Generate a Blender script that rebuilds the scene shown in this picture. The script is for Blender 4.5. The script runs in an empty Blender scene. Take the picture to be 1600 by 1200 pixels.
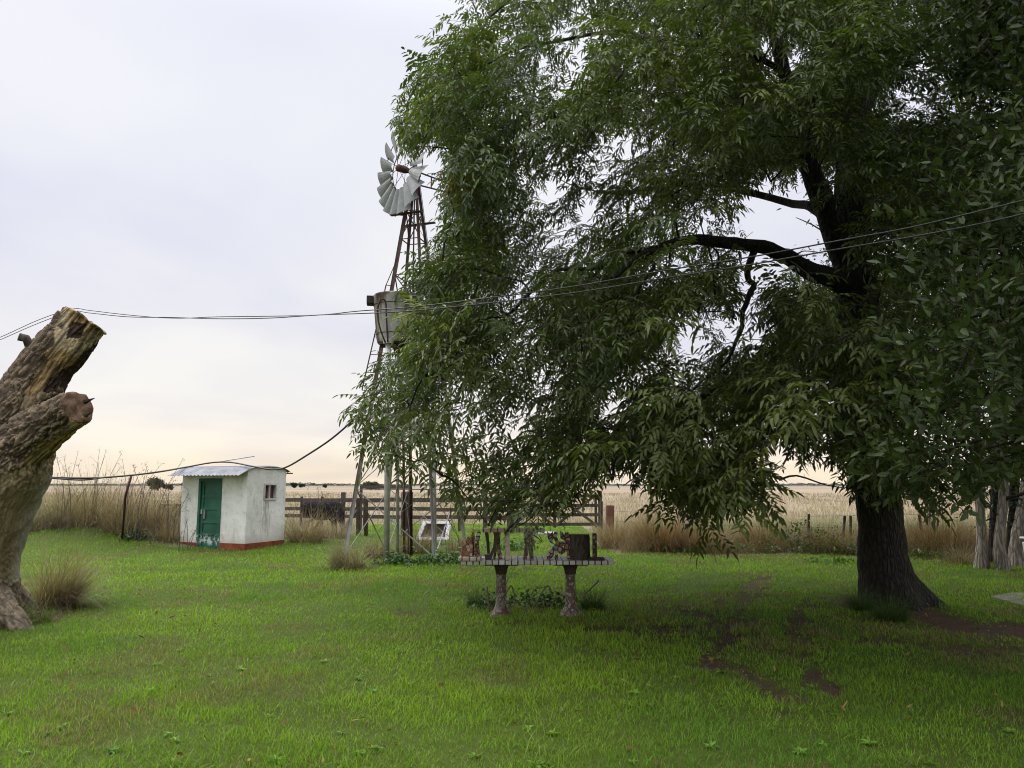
import bpy, bmesh, math, random
import numpy as np
from mathutils import Vector, Matrix

random.seed(7)
rng = np.random.default_rng(7)
C = bpy.context.scene.collection
SC = bpy.context.scene
PI = math.pi

# ------------------------------------------------------------------ camera, sky, sun, exposure
CAM_H = 1.65
TILT = math.atan(157 / 1200)
FPX = 1200.0
cam_d = bpy.data.cameras.new('camera')
cam_d.sensor_width = 36.0
cam_d.lens = 27.0
cam_d.clip_start = 0.05
cam_d.clip_end = 9000
cam = bpy.data.objects.new('camera', cam_d)
C.objects.link(cam)
cam.location = (0, 0, CAM_H)
cam.rotation_euler = (PI / 2 + TILT, 0, 0)
SC.camera = cam

SUN_EL, SUN_AZ = math.radians(44), math.radians(-42)      # azimuth from +Y towards +X
sun_dir = Vector((math.sin(SUN_AZ) * math.cos(SUN_EL), math.cos(SUN_AZ) * math.cos(SUN_EL), math.sin(SUN_EL)))
sun_l = bpy.data.lights.new('sun', 'SUN')
sun_l.energy = 2.2
sun_l.angle = math.radians(35)
sun_l.color = (1.0, 0.95, 0.87)
sun = bpy.data.objects.new('sun', sun_l)
C.objects.link(sun)
sun.rotation_euler = sun_dir.to_track_quat('Z', 'Y').to_euler()

world = bpy.data.worlds.new('World')
SC.world = world
world.use_nodes = True


def build_world():
    nt = world.node_tree
    nt.nodes.clear()
    N = lambda t: nt.nodes.new(t)
    out = N('ShaderNodeOutputWorld')
    sky = N('ShaderNodeTexSky')
    sky.sky_type = 'NISHITA'
    sky.sun_disc = False
    sky.sun_elevation = SUN_EL
    sky.sun_rotation = SUN_AZ
    bg1 = N('ShaderNodeBackground')
    bg1.inputs[1].default_value = 0.1
    nt.links.new(sky.outputs[0], bg1.inputs[0])
    tc = N('ShaderNodeTexCoord')
    sep = N('ShaderNodeSeparateXYZ')
    nt.links.new(tc.outputs['Generated'], sep.inputs[0])

    def math_(op, a, b=None, c=None):
        n = N('ShaderNodeMath')
        n.operation = op
        for i, v in enumerate((a, b, c)):
            if v is None: continue
            if isinstance(v, (int, float)): n.inputs[i].default_value = v
            else: nt.links.new(v, n.inputs[i])
        return n.outputs[0]
    z = sep.outputs[2]
    # cloud deck colour by elevation: warm at the horizon, lavender white above
    cr = N('ShaderNodeValToRGB')
    e = cr.color_ramp.elements
    e[0].position = 0.0; e[0].color = (1.0, 0.86, 0.66, 1)
    e[1].position = 1.0; e[1].color = (0.92, 0.93, 1.0, 1)
    for p, c in ((0.02, (1.0, 0.87, 0.68)), (0.05, (0.97, 0.89, 0.80)), (0.10, (0.92, 0.89, 0.86)), (0.2, (0.87, 0.865, 0.895)), (0.42, (0.90, 0.91, 0.96))):
        q = cr.color_ramp.elements.new(p)
        q.color = (*c, 1)
    nt.links.new(z, cr.inputs[0])
    # soft cloud mottling on a plane overhead
    den = math_('ADD', math_('MAXIMUM', z, 0.0), 0.18)
    u = math_('DIVIDE', sep.outputs[0], den)
    v = math_('DIVIDE', sep.outputs[1], den)
    cmb = N('ShaderNodeCombineXYZ')
    nt.links.new(u, cmb.inputs[0]); nt.links.new(v, cmb.inputs[1])
    nz = N('ShaderNodeTexNoise')
    nz.inputs['Scale'].default_value = 0.9
    nz.inputs['Detail'].default_value = 4
    nz.inputs['Roughness'].default_value = 0.45
    nz.inputs['Distortion'].default_value = 0.3
    nt.links.new(cmb.outputs[0], nz.inputs['Vector'])
    r2 = N('ShaderNodeValToRGB')
    r2.color_ramp.elements[0].position = 0.36; r2.color_ramp.elements[0].color = (0.88, 0.89, 0.97, 1)
    r2.color_ramp.elements[1].position = 0.62; r2.color_ramp.elements[1].color = (1.07, 1.06, 1.03, 1)
    nt.links.new(nz.outputs[0], r2.inputs[0])
    mx = N('ShaderNodeMixRGB'); mx.blend_type = 'MULTIPLY'; mx.inputs[0].default_value = 1
    nt.links.new(cr.outputs[0], mx.inputs[1]); nt.links.new(r2.outputs[0], mx.inputs[2])
    # an overcast dome is brightest overhead; raised behind the camera to light the ground
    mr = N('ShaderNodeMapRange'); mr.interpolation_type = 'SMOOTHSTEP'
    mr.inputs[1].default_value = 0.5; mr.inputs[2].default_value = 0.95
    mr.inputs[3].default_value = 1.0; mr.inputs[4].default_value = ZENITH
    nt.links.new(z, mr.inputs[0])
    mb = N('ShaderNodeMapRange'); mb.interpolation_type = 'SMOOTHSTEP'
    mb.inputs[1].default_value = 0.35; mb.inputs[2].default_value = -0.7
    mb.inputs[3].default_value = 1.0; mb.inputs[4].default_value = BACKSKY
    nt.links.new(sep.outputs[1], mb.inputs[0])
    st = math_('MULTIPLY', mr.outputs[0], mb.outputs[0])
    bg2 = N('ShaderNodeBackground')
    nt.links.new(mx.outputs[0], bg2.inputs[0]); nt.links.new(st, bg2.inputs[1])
    ms = N('ShaderNodeMixShader'); ms.inputs[0].default_value = 0.93
    nt.links.new(bg1.outputs[0], ms.inputs[1]); nt.links.new(bg2.outputs[0], ms.inputs[2])
    nt.links.new(ms.outputs[0], out.inputs[0])


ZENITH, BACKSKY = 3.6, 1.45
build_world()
SC.view_settings.view_transform = 'Standard'
SC.view_settings.look = 'None'
SC.view_settings.exposure = 0.0
SC.view_settings.gamma = 1.0
SC.cycles.use_denoising = True
SC.cycles.denoising_prefilter = 'ACCURATE'
SC.cycles.filter_width = 1.05
SC.cycles.max_bounces = 6
SC.cycles.diffuse_bounces = 3
SC.cycles.glossy_bounces = 2
SC.cycles.transmission_bounces = 3
SC.cycles.transparent_max_bounces = 4

# ------------------------------------------------------------------ measuring helpers (photo pixels -> metres)
ct, st_ = math.cos(TILT), math.sin(TILT)


def P(px, py, d):
    """point seen at photo pixel (px,py), d metres in front of the camera"""
    a, b = (px - 800) / FPX, (600 - py) / FPX
    s = d / (ct - b * st_)
    return Vector((a * s, d, CAM_H + s * (st_ + b * ct)))


def G(px, py, z=0.0):
    a, b = (px - 800) / FPX, (600 - py) / FPX
    s = (z - CAM_H) / (st_ + b * ct)
    return Vector((a * s, s * (ct - b * st_), z))


def proj(p):
    """(N,3) -> photo pixels, depth"""
    p = np.asarray(p, float)
    x, y, z = p[:, 0], p[:, 1], p[:, 2] - CAM_H
    f = y * ct + z * st_
    u = -y * st_ + z * ct
    f = np.maximum(f, 0.05)
    return 800 + FPX * x / f, 600 - FPX * u / f, f


# vectorised value noise
_T2 = rng.random((256, 256))
_T3 = rng.random((48, 48, 48))


def vn2(x, y):
    xi, yi = np.floor(x).astype(int), np.floor(y).astype(int)
    fx, fy = x - xi, y - yi
    fx, fy = fx * fx * (3 - 2 * fx), fy * fy * (3 - 2 * fy)
    g = lambda a, b: _T2[a & 255, b & 255]
    return (g(xi, yi) * (1 - fx) + g(xi + 1, yi) * fx) * (1 - fy) + (g(xi, yi + 1) * (1 - fx) + g(xi + 1, yi + 1) * fx) * fy


def fb2(x, y, o=3):
    s = 0; a = 0.5; t = 0
    for k in range(o):
        s = s + a * vn2(x * 2 ** k + 17.3 * k, y * 2 ** k + 5.1 * k); t += a; a *= 0.5
    return s / t


def vn3(p):
    pi = np.floor(p).astype(int)
    f = p - pi
    f = f * f * (3 - 2 * f)
    r = 0
    for dx in (0, 1):
        for dy in (0, 1):
            for dz in (0, 1):
                w = (f[:, 0] if dx else 1 - f[:, 0]) * (f[:, 1] if dy else 1 - f[:, 1]) * (f[:, 2] if dz else 1 - f[:, 2])
                r = r + w * _T3[(pi[:, 0] + dx) % 48, (pi[:, 1] + dy) % 48, (pi[:, 2] + dz) % 48]
    return r


def sstep(a, b, x):
    t = np.clip((x - a) / (b - a), 0, 1)
    return t * t * (3 - 2 * t)


def inpoly(px, py, poly):
    px = np.asarray(px, float); py = np.asarray(py, float)
    r = np.zeros(px.shape, bool)
    n = len(poly)
    for i in range(n):
        x1, y1 = poly[i]; x2, y2 = poly[(i + 1) % n]
        if y1 == y2: continue
        c = ((y1 > py) != (y2 > py)) & (px < (x2 - x1) * (py - y1) / (y2 - y1) + x1)
        r ^= c
    return r


# the ground: a nearly flat lawn with a grassy bank at the left
def gz(x, y):
    x = np.asarray(x, float); y = np.asarray(y, float)
    z = 0.05 * (fb2(x * 0.22 + 9, y * 0.22 + 3, 3) - 0.5)
    z = z * sstep(2, 6, y)
    z = z + 0.55 * np.exp(-(((x + 11.2) / 2.6) ** 2 + ((y - 21.5) / 2.2) ** 2))
    z = z + 0.10 * np.exp(-(((x + 5.6) / 1.4) ** 2 + ((y - 21.5) / 1.8) ** 2))
    z = z + 0.10 * np.exp(-(((x - TRX) / 0.9) ** 2 + ((y - TRY) / 0.9) ** 2))
    z = z - 0.25 * sstep(24, 40, y)
    return z


TR = G(1385, 950); TRX, TRY = TR.x, TR.y


def gz1(x, y): return float(gz(np.array([x]), np.array([y]))[0])


def GG(px, py):
    p = G(px, py)
    for _ in range(4):
        p = G(px, py, gz1(p.x, p.y))
    return p


# ------------------------------------------------------------------ object helpers
def tag(o, label=None, cat=None, group=None, kind=None):
    if label: o['label'] = label
    if cat: o['category'] = cat
    if group: o['group'] = group
    if kind: o['kind'] = kind
    return o


def empty(name, loc, label, cat, group=None, rz=0):
    o = bpy.data.objects.new(name, None)
    C.objects.link(o)
    o.location = loc
    o.rotation_euler = (0, 0, rz)
    o.empty_display_size = 0.2
    return tag(o, label, cat, group)


class MB:
    """collects shapes, links them as ONE mesh object"""
    def __init__(s): s.v = []; s.f = []

    def add(s, vs, fs):
        b = len(s.v)
        s.v += [tuple(v) for v in vs]
        s.f += [tuple(b + i for i in f) for f in fs]
        return s

    def box(s, c, size, rot=None, bev=0.0):
        c = Vector(c); hx, hy, hz = [a / 2 for a in size]
        if bev <= 0:
            vs = [Vector((x * hx, y * hy, z * hz)) for z in (-1, 1) for x, y in ((-1, -1), (1, -1), (1, 1), (-1, 1))]
            fs = [(0, 3, 2, 1), (4, 5, 6, 7), (0, 1, 5, 4), (1, 2, 6, 5), (2, 3, 7, 6), (3, 0, 4, 7)]
        else:
            bm = bmesh.new()
            bmesh.ops.create_cube(bm, size=1)
            for v in bm.verts: v.co = Vector((v.co.x * size[0], v.co.y * size[1], v.co.z * size[2]))
            bmesh.ops.bevel(bm, geom=bm.edges[:], offset=min(bev, min(size) * 0.45), segments=1, affect='EDGES')
            bm.verts.index_update()
            vs = [v.co.copy() for v in bm.verts]
            fs = [tuple(v.index for v in f.verts) for f in bm.faces]
            bm.free()
        if rot is not None: vs = [rot @ v for v in vs]
        return s.add([v + c for v in vs], fs)

    def bar(s, a, b, w, h=None, up=(0, 0, 1), bev=0.0):
        a, b = Vector(a), Vector(b)
        d = b - a
        L = d.length
        d = d / L
        u = Vector(up)
        if abs(d.dot(u)) > 0.98: u = Vector((0, 1, 0))
        x = u.cross(d).normalized()
        y = d.cross(x)
        rot = Matrix((x, y, d)).transposed()
        return s.box((a + b) / 2, (w, h or w, L), rot, bev)

    def tube(s, pts, rad, n=8, cap=True, jit=0.0, seed=0):
        pts = [Vector(p) for p in pts]
        if not hasattr(rad, '__len__'): rad = [rad] * len(pts)
        r_ = random.Random(seed)
        vs, fs = [], []
        t0 = (pts[1] - pts[0]).normalized()
        x = t0.orthogonal().normalized()
        for i, p in enumerate(pts):
            t = (pts[min(i + 1, len(pts) - 1)] - pts[max(i - 1, 0)]).normalized()
            x = (x - t * x.dot(t)).normalized()
            y = t.cross(x)
            for k in range(n):
                a = 2 * PI * k / n
                rr = rad[i] * (1 + jit * (r_.random() - 0.5))
                vs.append(p + (x * math.cos(a) + y * math.sin(a)) * rr)
        for i in range(len(pts) - 1):
            for k in range(n):
                fs.append((i * n + k, i * n + (k + 1) % n, (i + 1) * n + (k + 1) % n, (i + 1) * n + k))
        if cap:
            fs.append(tuple(reversed(range(n))))
            fs.append(tuple((len(pts) - 1) * n + k for k in range(n)))
        return s.add(vs, fs)

    def prism(s, poly, o, ux, uy, thick):
        """extrude a 2D outline (metres) about point o along axes ux, uy"""
        o, ux, uy = Vector(o), Vector(ux).normalized(), Vector(uy).normalized()
        nrm = ux.cross(uy)
        k = len(poly)
        vs = [o + ux * x + uy * y + nrm * (thick / 2) for x, y in poly] + [o + ux * x + uy * y - nrm * (thick / 2) for x, y in poly]
        fs = [tuple(range(k)), tuple(reversed(range(k, 2 * k)))]
        fs += [(k + i, k + (i + 1) % k, (i + 1) % k, i) for i in range(k)]
        return s.add(vs, fs)

    def lathe(s, prof, n=24, c=(0, 0, 0), cap=True):
        c = Vector(c)
        vs = [c + Vector((r * math.cos(2 * PI * k / n), r * math.sin(2 * PI * k / n), z)) for r, z in prof for k in range(n)]
        fs = [(i * n + k, i * n + (k + 1) % n, (i + 1) * n + (k + 1) % n, (i + 1) * n + k) for i in range(len(prof) - 1) for k in range(n)]
        if cap:
            fs += [tuple(reversed(range(n))), tuple((len(prof) - 1) * n + k for k in range(n))]
        return s.add(vs, fs)

    def build(s, name, mat, parent=None, smooth=False):
        me = bpy.data.meshes.new(name)
        inv = None
        vs = s.v
        if parent is not None:
            m = root_matrix(parent).inverted()
            vs = [m @ Vector(v) for v in vs]
        me.from_pydata(vs, [], s.f)
        me.validate()
        bm = bmesh.new(); bm.from_mesh(me)
        bmesh.ops.recalc_face_normals(bm, faces=bm.faces[:])
        bm.to_mesh(me); bm.free()
        if smooth: me.shade_smooth()
        me.materials.append(mat)
        o = bpy.data.objects.new(name, me)
        C.objects.link(o)
        if parent is not None: o.parent = parent
        return o


def root_matrix(o):
    m = Matrix.LocRotScale(o.location, o.rotation_euler, o.scale)
    return root_matrix(o.parent) @ m if o.parent else m


def np_mesh(name, V, F, mat, col=None, parent=None, smooth=False, F3=None):
    """V (n,3), F (m,4) quads, F3 (k,3) triangles, col (n,3)"""
    me = bpy.data.meshes.new(name)
    V = np.asarray(V, np.float32)
    if parent is not None:
        m = np.array(root_matrix(parent).inverted())
        V = (V @ m[:3, :3].T + m[:3, 3]).astype(np.float32)
    me.vertices.add(len(V)); me.vertices.foreach_set('co', V.ravel())
    F = np.asarray(F, np.int32).reshape(-1, 4)
    idx = F.ravel(); starts = np.arange(len(F)) * 4; tot = np.full(len(F), 4)
    if F3 is not None and len(F3):
        F3 = np.asarray(F3, np.int32)
        starts = np.concatenate([starts, len(idx) + np.arange(len(F3)) * 3])
        idx = np.concatenate([idx, F3.ravel()])
        tot = np.concatenate([tot, np.full(len(F3), 3)])
    me.loops.add(len(idx)); me.loops.foreach_set('vertex_index', idx.astype(np.int32))
    me.polygons.add(len(starts))
    me.polygons.foreach_set('loop_start', starts.astype(np.int32))
    if smooth: me.polygons.foreach_set('use_smooth', np.ones(len(starts), bool))
    me.update(calc_edges=True)
    if col is not None:
        ca = me.color_attributes.new('Col', 'FLOAT_COLOR', 'POINT')
        c4 = np.ones((len(V), 4), np.float32); c4[:, :3] = col
        ca.data.foreach_set('color', c4.ravel())
    me.materials.append(mat)
    o = bpy.data.objects.new(name, me)
    C.objects.link(o)
    if parent is not None: o.parent = parent
    return o


# ------------------------------------------------------------------ materials
class NT:
    def __init__(s, name):
        s.m = bpy.data.materials.new(name); s.m.use_nodes = True
        s.t = s.m.node_tree; s.t.nodes.clear()
        s.out = s.n('ShaderNodeOutputMaterial')

    def n(s, t, **k):
        q = s.t.nodes.new(t)
        for a, b in k.items(): setattr(q, a, b)
        return q

    def l(s, a, b): s.t.links.new(a, b)

    def val(s, sock, v):
        if isinstance(v, (int, float)): sock.default_value = v
        elif isinstance(v, tuple): sock.default_value = (*v, 1) if len(v) == 3 and sock.type == 'RGBA' else v
        else: s.l(v, sock)

    def coord(s, kind='Object', scale=(1, 1, 1)):
        tc = s.n('ShaderNodeTexCoord'); mp = s.n('ShaderNodeMapping')
        mp.inputs['Scale'].default_value = scale
        s.l(tc.outputs[kind], mp.inputs[0])
        return mp.outputs[0]

    def noise(s, vec, scale, detail=4, rough=0.55, dist=0.0):
        q = s.n('ShaderNodeTexNoise')
        q.inputs['Scale'].default_value = scale; q.inputs['Detail'].default_value = detail
        q.inputs['Roughness'].default_value = rough; q.inputs['Distortion'].default_value = dist
        if vec is not None: s.l(vec, q.inputs['Vector'])
        return q.outputs[0]

    def ramp(s, fac, stops, interp='LINEAR'):
        q = s.n('ShaderNodeValToRGB'); q.color_ramp.interpolation = interp
        e = q.color_ramp.elements
        for i, (p, c) in enumerate(stops):
            if not isinstance(c, tuple): c = (c, c, c)
            el = e[i] if i < 2 else e.new(p)
            el.position = p; el.color = (*c, 1)
        s.l(fac, q.inputs[0])
        return q.outputs[0]

    def mix(s, fac, a, b, blend='MIX'):
        q = s.n('ShaderNodeMixRGB', blend_type=blend)
        s.val(q.inputs[0], fac); s.val(q.inputs[1], a); s.val(q.inputs[2], b)
        return q.outputs[0]

    def math(s, op, a, b=0.0):
        q = s.n('ShaderNodeMath', operation=op)
        s.val(q.inputs[0], a); s.val(q.inputs[1], b)
        return q.outputs[0]

    def attr(s, name='Col'):
        return s.n('ShaderNodeVertexColor', layer_name=name).outputs[0]

    def bump(s, h, strength=0.4, dist=0.02):
        q = s.n('ShaderNodeBump'); q.inputs['Strength'].default_value = strength; q.inputs['Distance'].default_value = dist
        s.l(h, q.inputs['Height'])
        return q.outputs[0]

    def principled(s, col, rough=0.7, metal=0.0, spec=0.4, normal=None):
        q = s.n('ShaderNodeBsdfPrincipled')
        s.val(q.inputs['Base Color'], col); s.val(q.inputs['Roughness'], rough); s.val(q.inputs['Metallic'], metal)
        s.val(q.inputs['Specular IOR Level'], spec)
        if normal is not None: s.l(normal, q.inputs['Normal'])
        s.l(q.outputs[0], s.out.inputs[0])
        s.p = q
        return s


def m_simple(name, c1, c2, scale=8, rough=0.7, metal=0.0, spec=0.4, bump=0.3, stretch=(1, 1, 1), bd=0.01, lo=0.35, hi=0.65):
    t = NT(name)
    v = t.coord('Object', stretch)
    n = t.noise(v, scale, 6, 0.6)
    n2 = t.noise(v, scale * 5.3, 3, 0.6)
    c = t.ramp(n, [(lo, c1), (hi, c2)])
    c = t.mix(0.35, c, t.ramp(n2, [(0.3, 0.55), (0.7, 1.0)]), 'MULTIPLY')
    t.principled(c, rough, metal, spec, t.bump(n2, bump, bd))
    return t.m


def m_leaf(name, trans=0.3, rough=0.42, spec=0.5):
    t = NT(name)
    a = t.attr()
    nz = t.noise(t.coord('Object'), 30, 2)
    a = t.mix(0.4, a, t.ramp(nz, [(0.3, 0.6), (0.7, 1.0)]), 'MULTIPLY')
    t.principled(a, rough, 0, spec)
    tr = t.n('ShaderNodeBsdfTranslucent')
    br = t.mix(1.0, a, (1.15, 1.35, 0.55), 'MULTIPLY')
    t.l(br, tr.inputs[0])
    ms = t.n('ShaderNodeMixShader'); ms.inputs[0].default_value = trans
    t.l(t.p.outputs[0], ms.inputs[1]); t.l(tr.outputs[0], ms.inputs[2])
    t.l(ms.outputs[0], t.out.inputs[0])
    return t.m


def m_bark(name, c1, c2, c3, stretch=(9, 9, 1.6), bump=0.9, bd=0.04):
    t = NT(name)
    v = t.coord('Object', stretch)
    vo = t.n('ShaderNodeTexVoronoi', feature='DISTANCE_TO_EDGE')
    vo.inputs['Scale'].default_value = 1.7
    dn = t.noise(v, 1.4, 4, 0.6)
    dv = t.mix(0.35, v, dn, 'ADD')
    t.l(dv, vo.inputs['Vector'])
    n = t.noise(v, 2.2, 6, 0.65)
    big = t.noise(t.coord('Object'), 1.7, 4)
    fur = t.ramp(vo.outputs[0], [(0.0, 0.0), (0.28, 1.0)])
    h = t.mix(0.5, fur, n, 'MULTIPLY')
    c = t.ramp(n, [(0.35, c1), (0.65, c2)])
    c = t.mix(t.ramp(big, [(0.48, 0.0), (0.7, 0.8)]), c, c3)
    c = t.mix(0.75, c, t.ramp(vo.outputs[0], [(0.0, 0.35), (0.2, 1.0)]), 'MULTIPLY')
    t.principled(c, 0.9, 0, 0.25, t.bump(h, bump, bd))
    return t.m


def m_attr(name, rough=0.85, spec=0.25, scale=20, bump=0.4, bd=0.01, amount=0.5):
    t = NT(name)
    v = t.coord('Object')
    n = t.noise(v, scale, 6, 0.65)
    c = t.mix(amount, t.attr(), t.ramp(n, [(0.3, 0.45), (0.7, 1.15)]), 'MULTIPLY')
    t.principled(c, rough, 0, spec, t.bump(n, bump, bd))
    return t.m


M = {}
M['ash_leaf'] = m_leaf('ash_leaf', 0.32, 0.46, 0.35)
M['laurel_leaf'] = m_leaf('broad_leaf', 0.18, 0.5, 0.25)
M['dark_leaf'] = m_leaf('dark_leaf', 0.2, 0.5, 0.35)
M['far_leaf'] = m_leaf('far_leaf', 0.15, 0.7, 0.2)
M['weed_leaf'] = m_leaf('weed_leaf', 0.3, 0.5, 0.3)
M['grass'] = m_leaf('grass_blade', 0.35, 0.6, 0.25)
M['straw'] = m_leaf('straw_blade', 0.25, 0.75, 0.15)
M['bark'] = m_bark('ash_bark', (0.020, 0.017, 0.015), (0.042, 0.036, 0.030), (0.026, 0.028, 0.020), (13, 13, 3.2))
M['pale_bark'] = m_bark('pale_bark', (0.20, 0.17, 0.14), (0.36, 0.32, 0.27), (0.14, 0.12, 0.10))
M['twig'] = m_simple('twig', (0.05, 0.04, 0.03), (0.11, 0.085, 0.065), 6)
M['dead_wood'] = m_attr('dead_wood', 0.85, 0.25, 26, 0.7, 0.02, 0.75)
M['ash_trunk'] = M['bark']
M['old_wood'] = m_simple('weathered_board', (0.04, 0.031, 0.026), (0.115, 0.092, 0.075), 5, 0.9, 0, 0.2, 0.5, (8, 8, 1.2), 0.01)
M['dark_wood'] = m_simple('dark_board', (0.025, 0.018, 0.014), (0.07, 0.05, 0.038), 5, 0.9, 0, 0.2, 0.5)
M['rust'] = m_simple('rusty_iron', (0.045, 0.024, 0.02), (0.10, 0.05, 0.04), 7, 0.85, 0.1, 0.3, 0.4)
M['cable'] = m_simple('black_cable', (0.02, 0.02, 0.022), (0.035, 0.034, 0.035), 9, 0.5)
M['hose'] = m_simple('black_hose', (0.025, 0.018, 0.017), (0.05, 0.035, 0.032), 3, 0.5)
M['galv_roof'] = m_simple('corrugated_zinc', (0.12, 0.125, 0.14), (0.24, 0.25, 0.27), 3, 0.6, 0.15, 0.4, 0.1)
M['blade_metal'] = m_simple('sail_zinc', (0.18, 0.195, 0.19), (0.29, 0.305, 0.30), 4, 0.65, 0.1, 0.4, 0.1)
M['pipe'] = m_simple('galvanised_pipe', (0.34, 0.34, 0.335), (0.56, 0.56, 0.55), 4, 0.55, 0.2, 0.5, 0.2)
M['white'] = m_simple('white_enamel', (0.55, 0.56, 0.56), (0.75, 0.76, 0.76), 5, 0.5, 0, 0.4, 0.15)
M['beige_inside'] = m_simple('beige_inside', (0.16, 0.12, 0.08), (0.34, 0.28, 0.21), 4, 0.9)  # trough inside: darker beige than the white shell
M['concrete'] = m_simple('old_concrete', (0.13, 0.12, 0.10), (0.22, 0.205, 0.18), 4, 0.9)
M['cow'] = m_attr('cow_hide', 0.9, 0.06, 14, 0.2, 0.01, 0.4)
M['post_red'] = m_simple('red_post', (0.11, 0.045, 0.033), (0.18, 0.08, 0.058), 5, 0.9)


def m_leg():
    """angle iron: galvanised low down, rusty higher up"""
    t = NT('tower_iron')
    tc = t.n('ShaderNodeTexCoord')
    sp = t.n('ShaderNodeSeparateXYZ'); t.l(tc.outputs['Object'], sp.inputs[0])
    n = t.noise(t.coord('Object'), 3, 5, 0.6)
    h = t.math('ADD', t.math('MULTIPLY', sp.outputs[2], 0.14), t.math('MULTIPLY', n, 0.5))
    c = t.ramp(h, [(0.28, (0.30, 0.31, 0.32)), (0.42, (0.20, 0.17, 0.15)), (0.6, (0.10, 0.065, 0.055)), (0.95, (0.075, 0.04, 0.034))])
    t.principled(c, 0.65, 0.3, 0.4)
    return t.m


def m_plaster():
    t = NT('whitewashed_plaster')
    v = t.coord('Object')
    n1 = t.noise(v, 1.6, 6, 0.65, 0.4)
    n2 = t.noise(v, 9, 6, 0.7)
    n3 = t.noise(t.coord('Object', (2.2, 2.2, 0.7)), 2.0, 6, 0.7, 0.8)
    c = t.ramp(n1, [(0.3, (0.56, 0.56, 0.52)), (0.6, (0.72, 0.72, 0.67))])
    st = t.ramp(n3, [(0.52, 0.0), (0.72, 0.75)])
    sp = t.ramp(n2, [(0.54, 0.0), (0.70, 0.6)])
    c = t.mix(sp, c, (0.33, 0.31, 0.27))
    c = t.mix(st, c, (0.36, 0.35, 0.31))
    # damp, dirty foot and grime below the window (object space, z up)
    tc = t.n('ShaderNodeTexCoord'); s3 = t.n('ShaderNodeSeparateXYZ'); t.l(tc.outputs['Object'], s3.inputs[0])
    low = t.ramp(t.math('ADD', s3.outputs[2], t.math('MULTIPLY', n2, 0.35)), [(0.32, 0.75), (0.62, 0.0)])
    c = t.mix(low, c, (0.40, 0.35, 0.28))
    # dark runs below the little window on the side wall
    n5 = t.noise(t.coord('Object', (1, 9, 0.7)), 1.6, 5, 0.65)
    yb = t.math('MULTIPLY', s3.outputs[1], -1.0)
    my = t.ramp(t.math('ADD', yb, t.math('MULTIPLY', n2, 0.2)), [(0.55, 0.0), (0.75, 1.0), (1.15, 1.0), (1.32, 0.0)])
    mz = t.ramp(t.math('MULTIPLY', s3.outputs[2], 0.5), [(0.15, 0.0), (0.35, 0.7), (0.61, 1.0), (0.635, 0.0)])
    mk = t.math('MULTIPLY', t.math('MULTIPLY', my, mz), t.ramp(n5, [(0.44, 0.0), (0.58, 1.0)]))
    c = t.mix(t.math('MULTIPLY', mk, 0.8), c, (0.20, 0.19, 0.17))
    t.principled(c, 0.92, 0, 0.2, t.bump(n2, 0.5, 0.02))
    return t.m


def m_door():
    t = NT('chipped_green_paint')
    v = t.coord('Object')
    n = t.noise(v, 7, 7, 0.7)
    n2 = t.noise(v, 2.5, 4)
    tc = t.n('ShaderNodeTexCoord'); s3 = t.n('ShaderNodeSeparateXYZ'); t.l(tc.outputs['Object'], s3.inputs[0])
    c = t.ramp(n2, [(0.35, (0.010, 0.066, 0.040)), (0.65, (0.018, 0.11, 0.066))])
    # flaking in the bottom panel
    low = t.ramp(s3.outputs[2], [(0.12, 0.0), (0.2, 1.0), (0.36, 1.0), (0.44, 0.0)])
    ch = t.math('MULTIPLY', t.ramp(n, [(0.50, 0.0), (0.56, 1.0)], 'LINEAR'), low)
    ch2 = t.ramp(n, [(0.68, 0.0), (0.72, 0.7)])
    c = t.mix(ch2, c, (0.05, 0.14, 0.10))
    c = t.mix(ch, c, (0.42, 0.47, 0.45))
    t.principled(c, 0.55, 0, 0.4, t.bump(n, 0.25, 0.01))
    return t.m


def m_tank():
    t = NT('stained_tank')
    v = t.coord('Object', (3.0, 3.0, 0.35))
    n = t.noise(v, 1.0, 5, 0.6)
    n2 = t.noise(t.coord('Object'), 9, 6, 0.65)
    c = t.ramp(n, [(0.43, (0.07, 0.045, 0.032)), (0.49, (0.17, 0.135, 0.11)), (0.55, (0.40, 0.40, 0.37))])
    c = t.mix(0.5, c, t.ramp(n2, [(0.3, 0.5), (0.65, 1.05)]), 'MULTIPLY')
    t.principled(c, 0.75, 0.1, 0.3, t.bump(n2, 0.3, 0.01))
    return t.m


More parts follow.
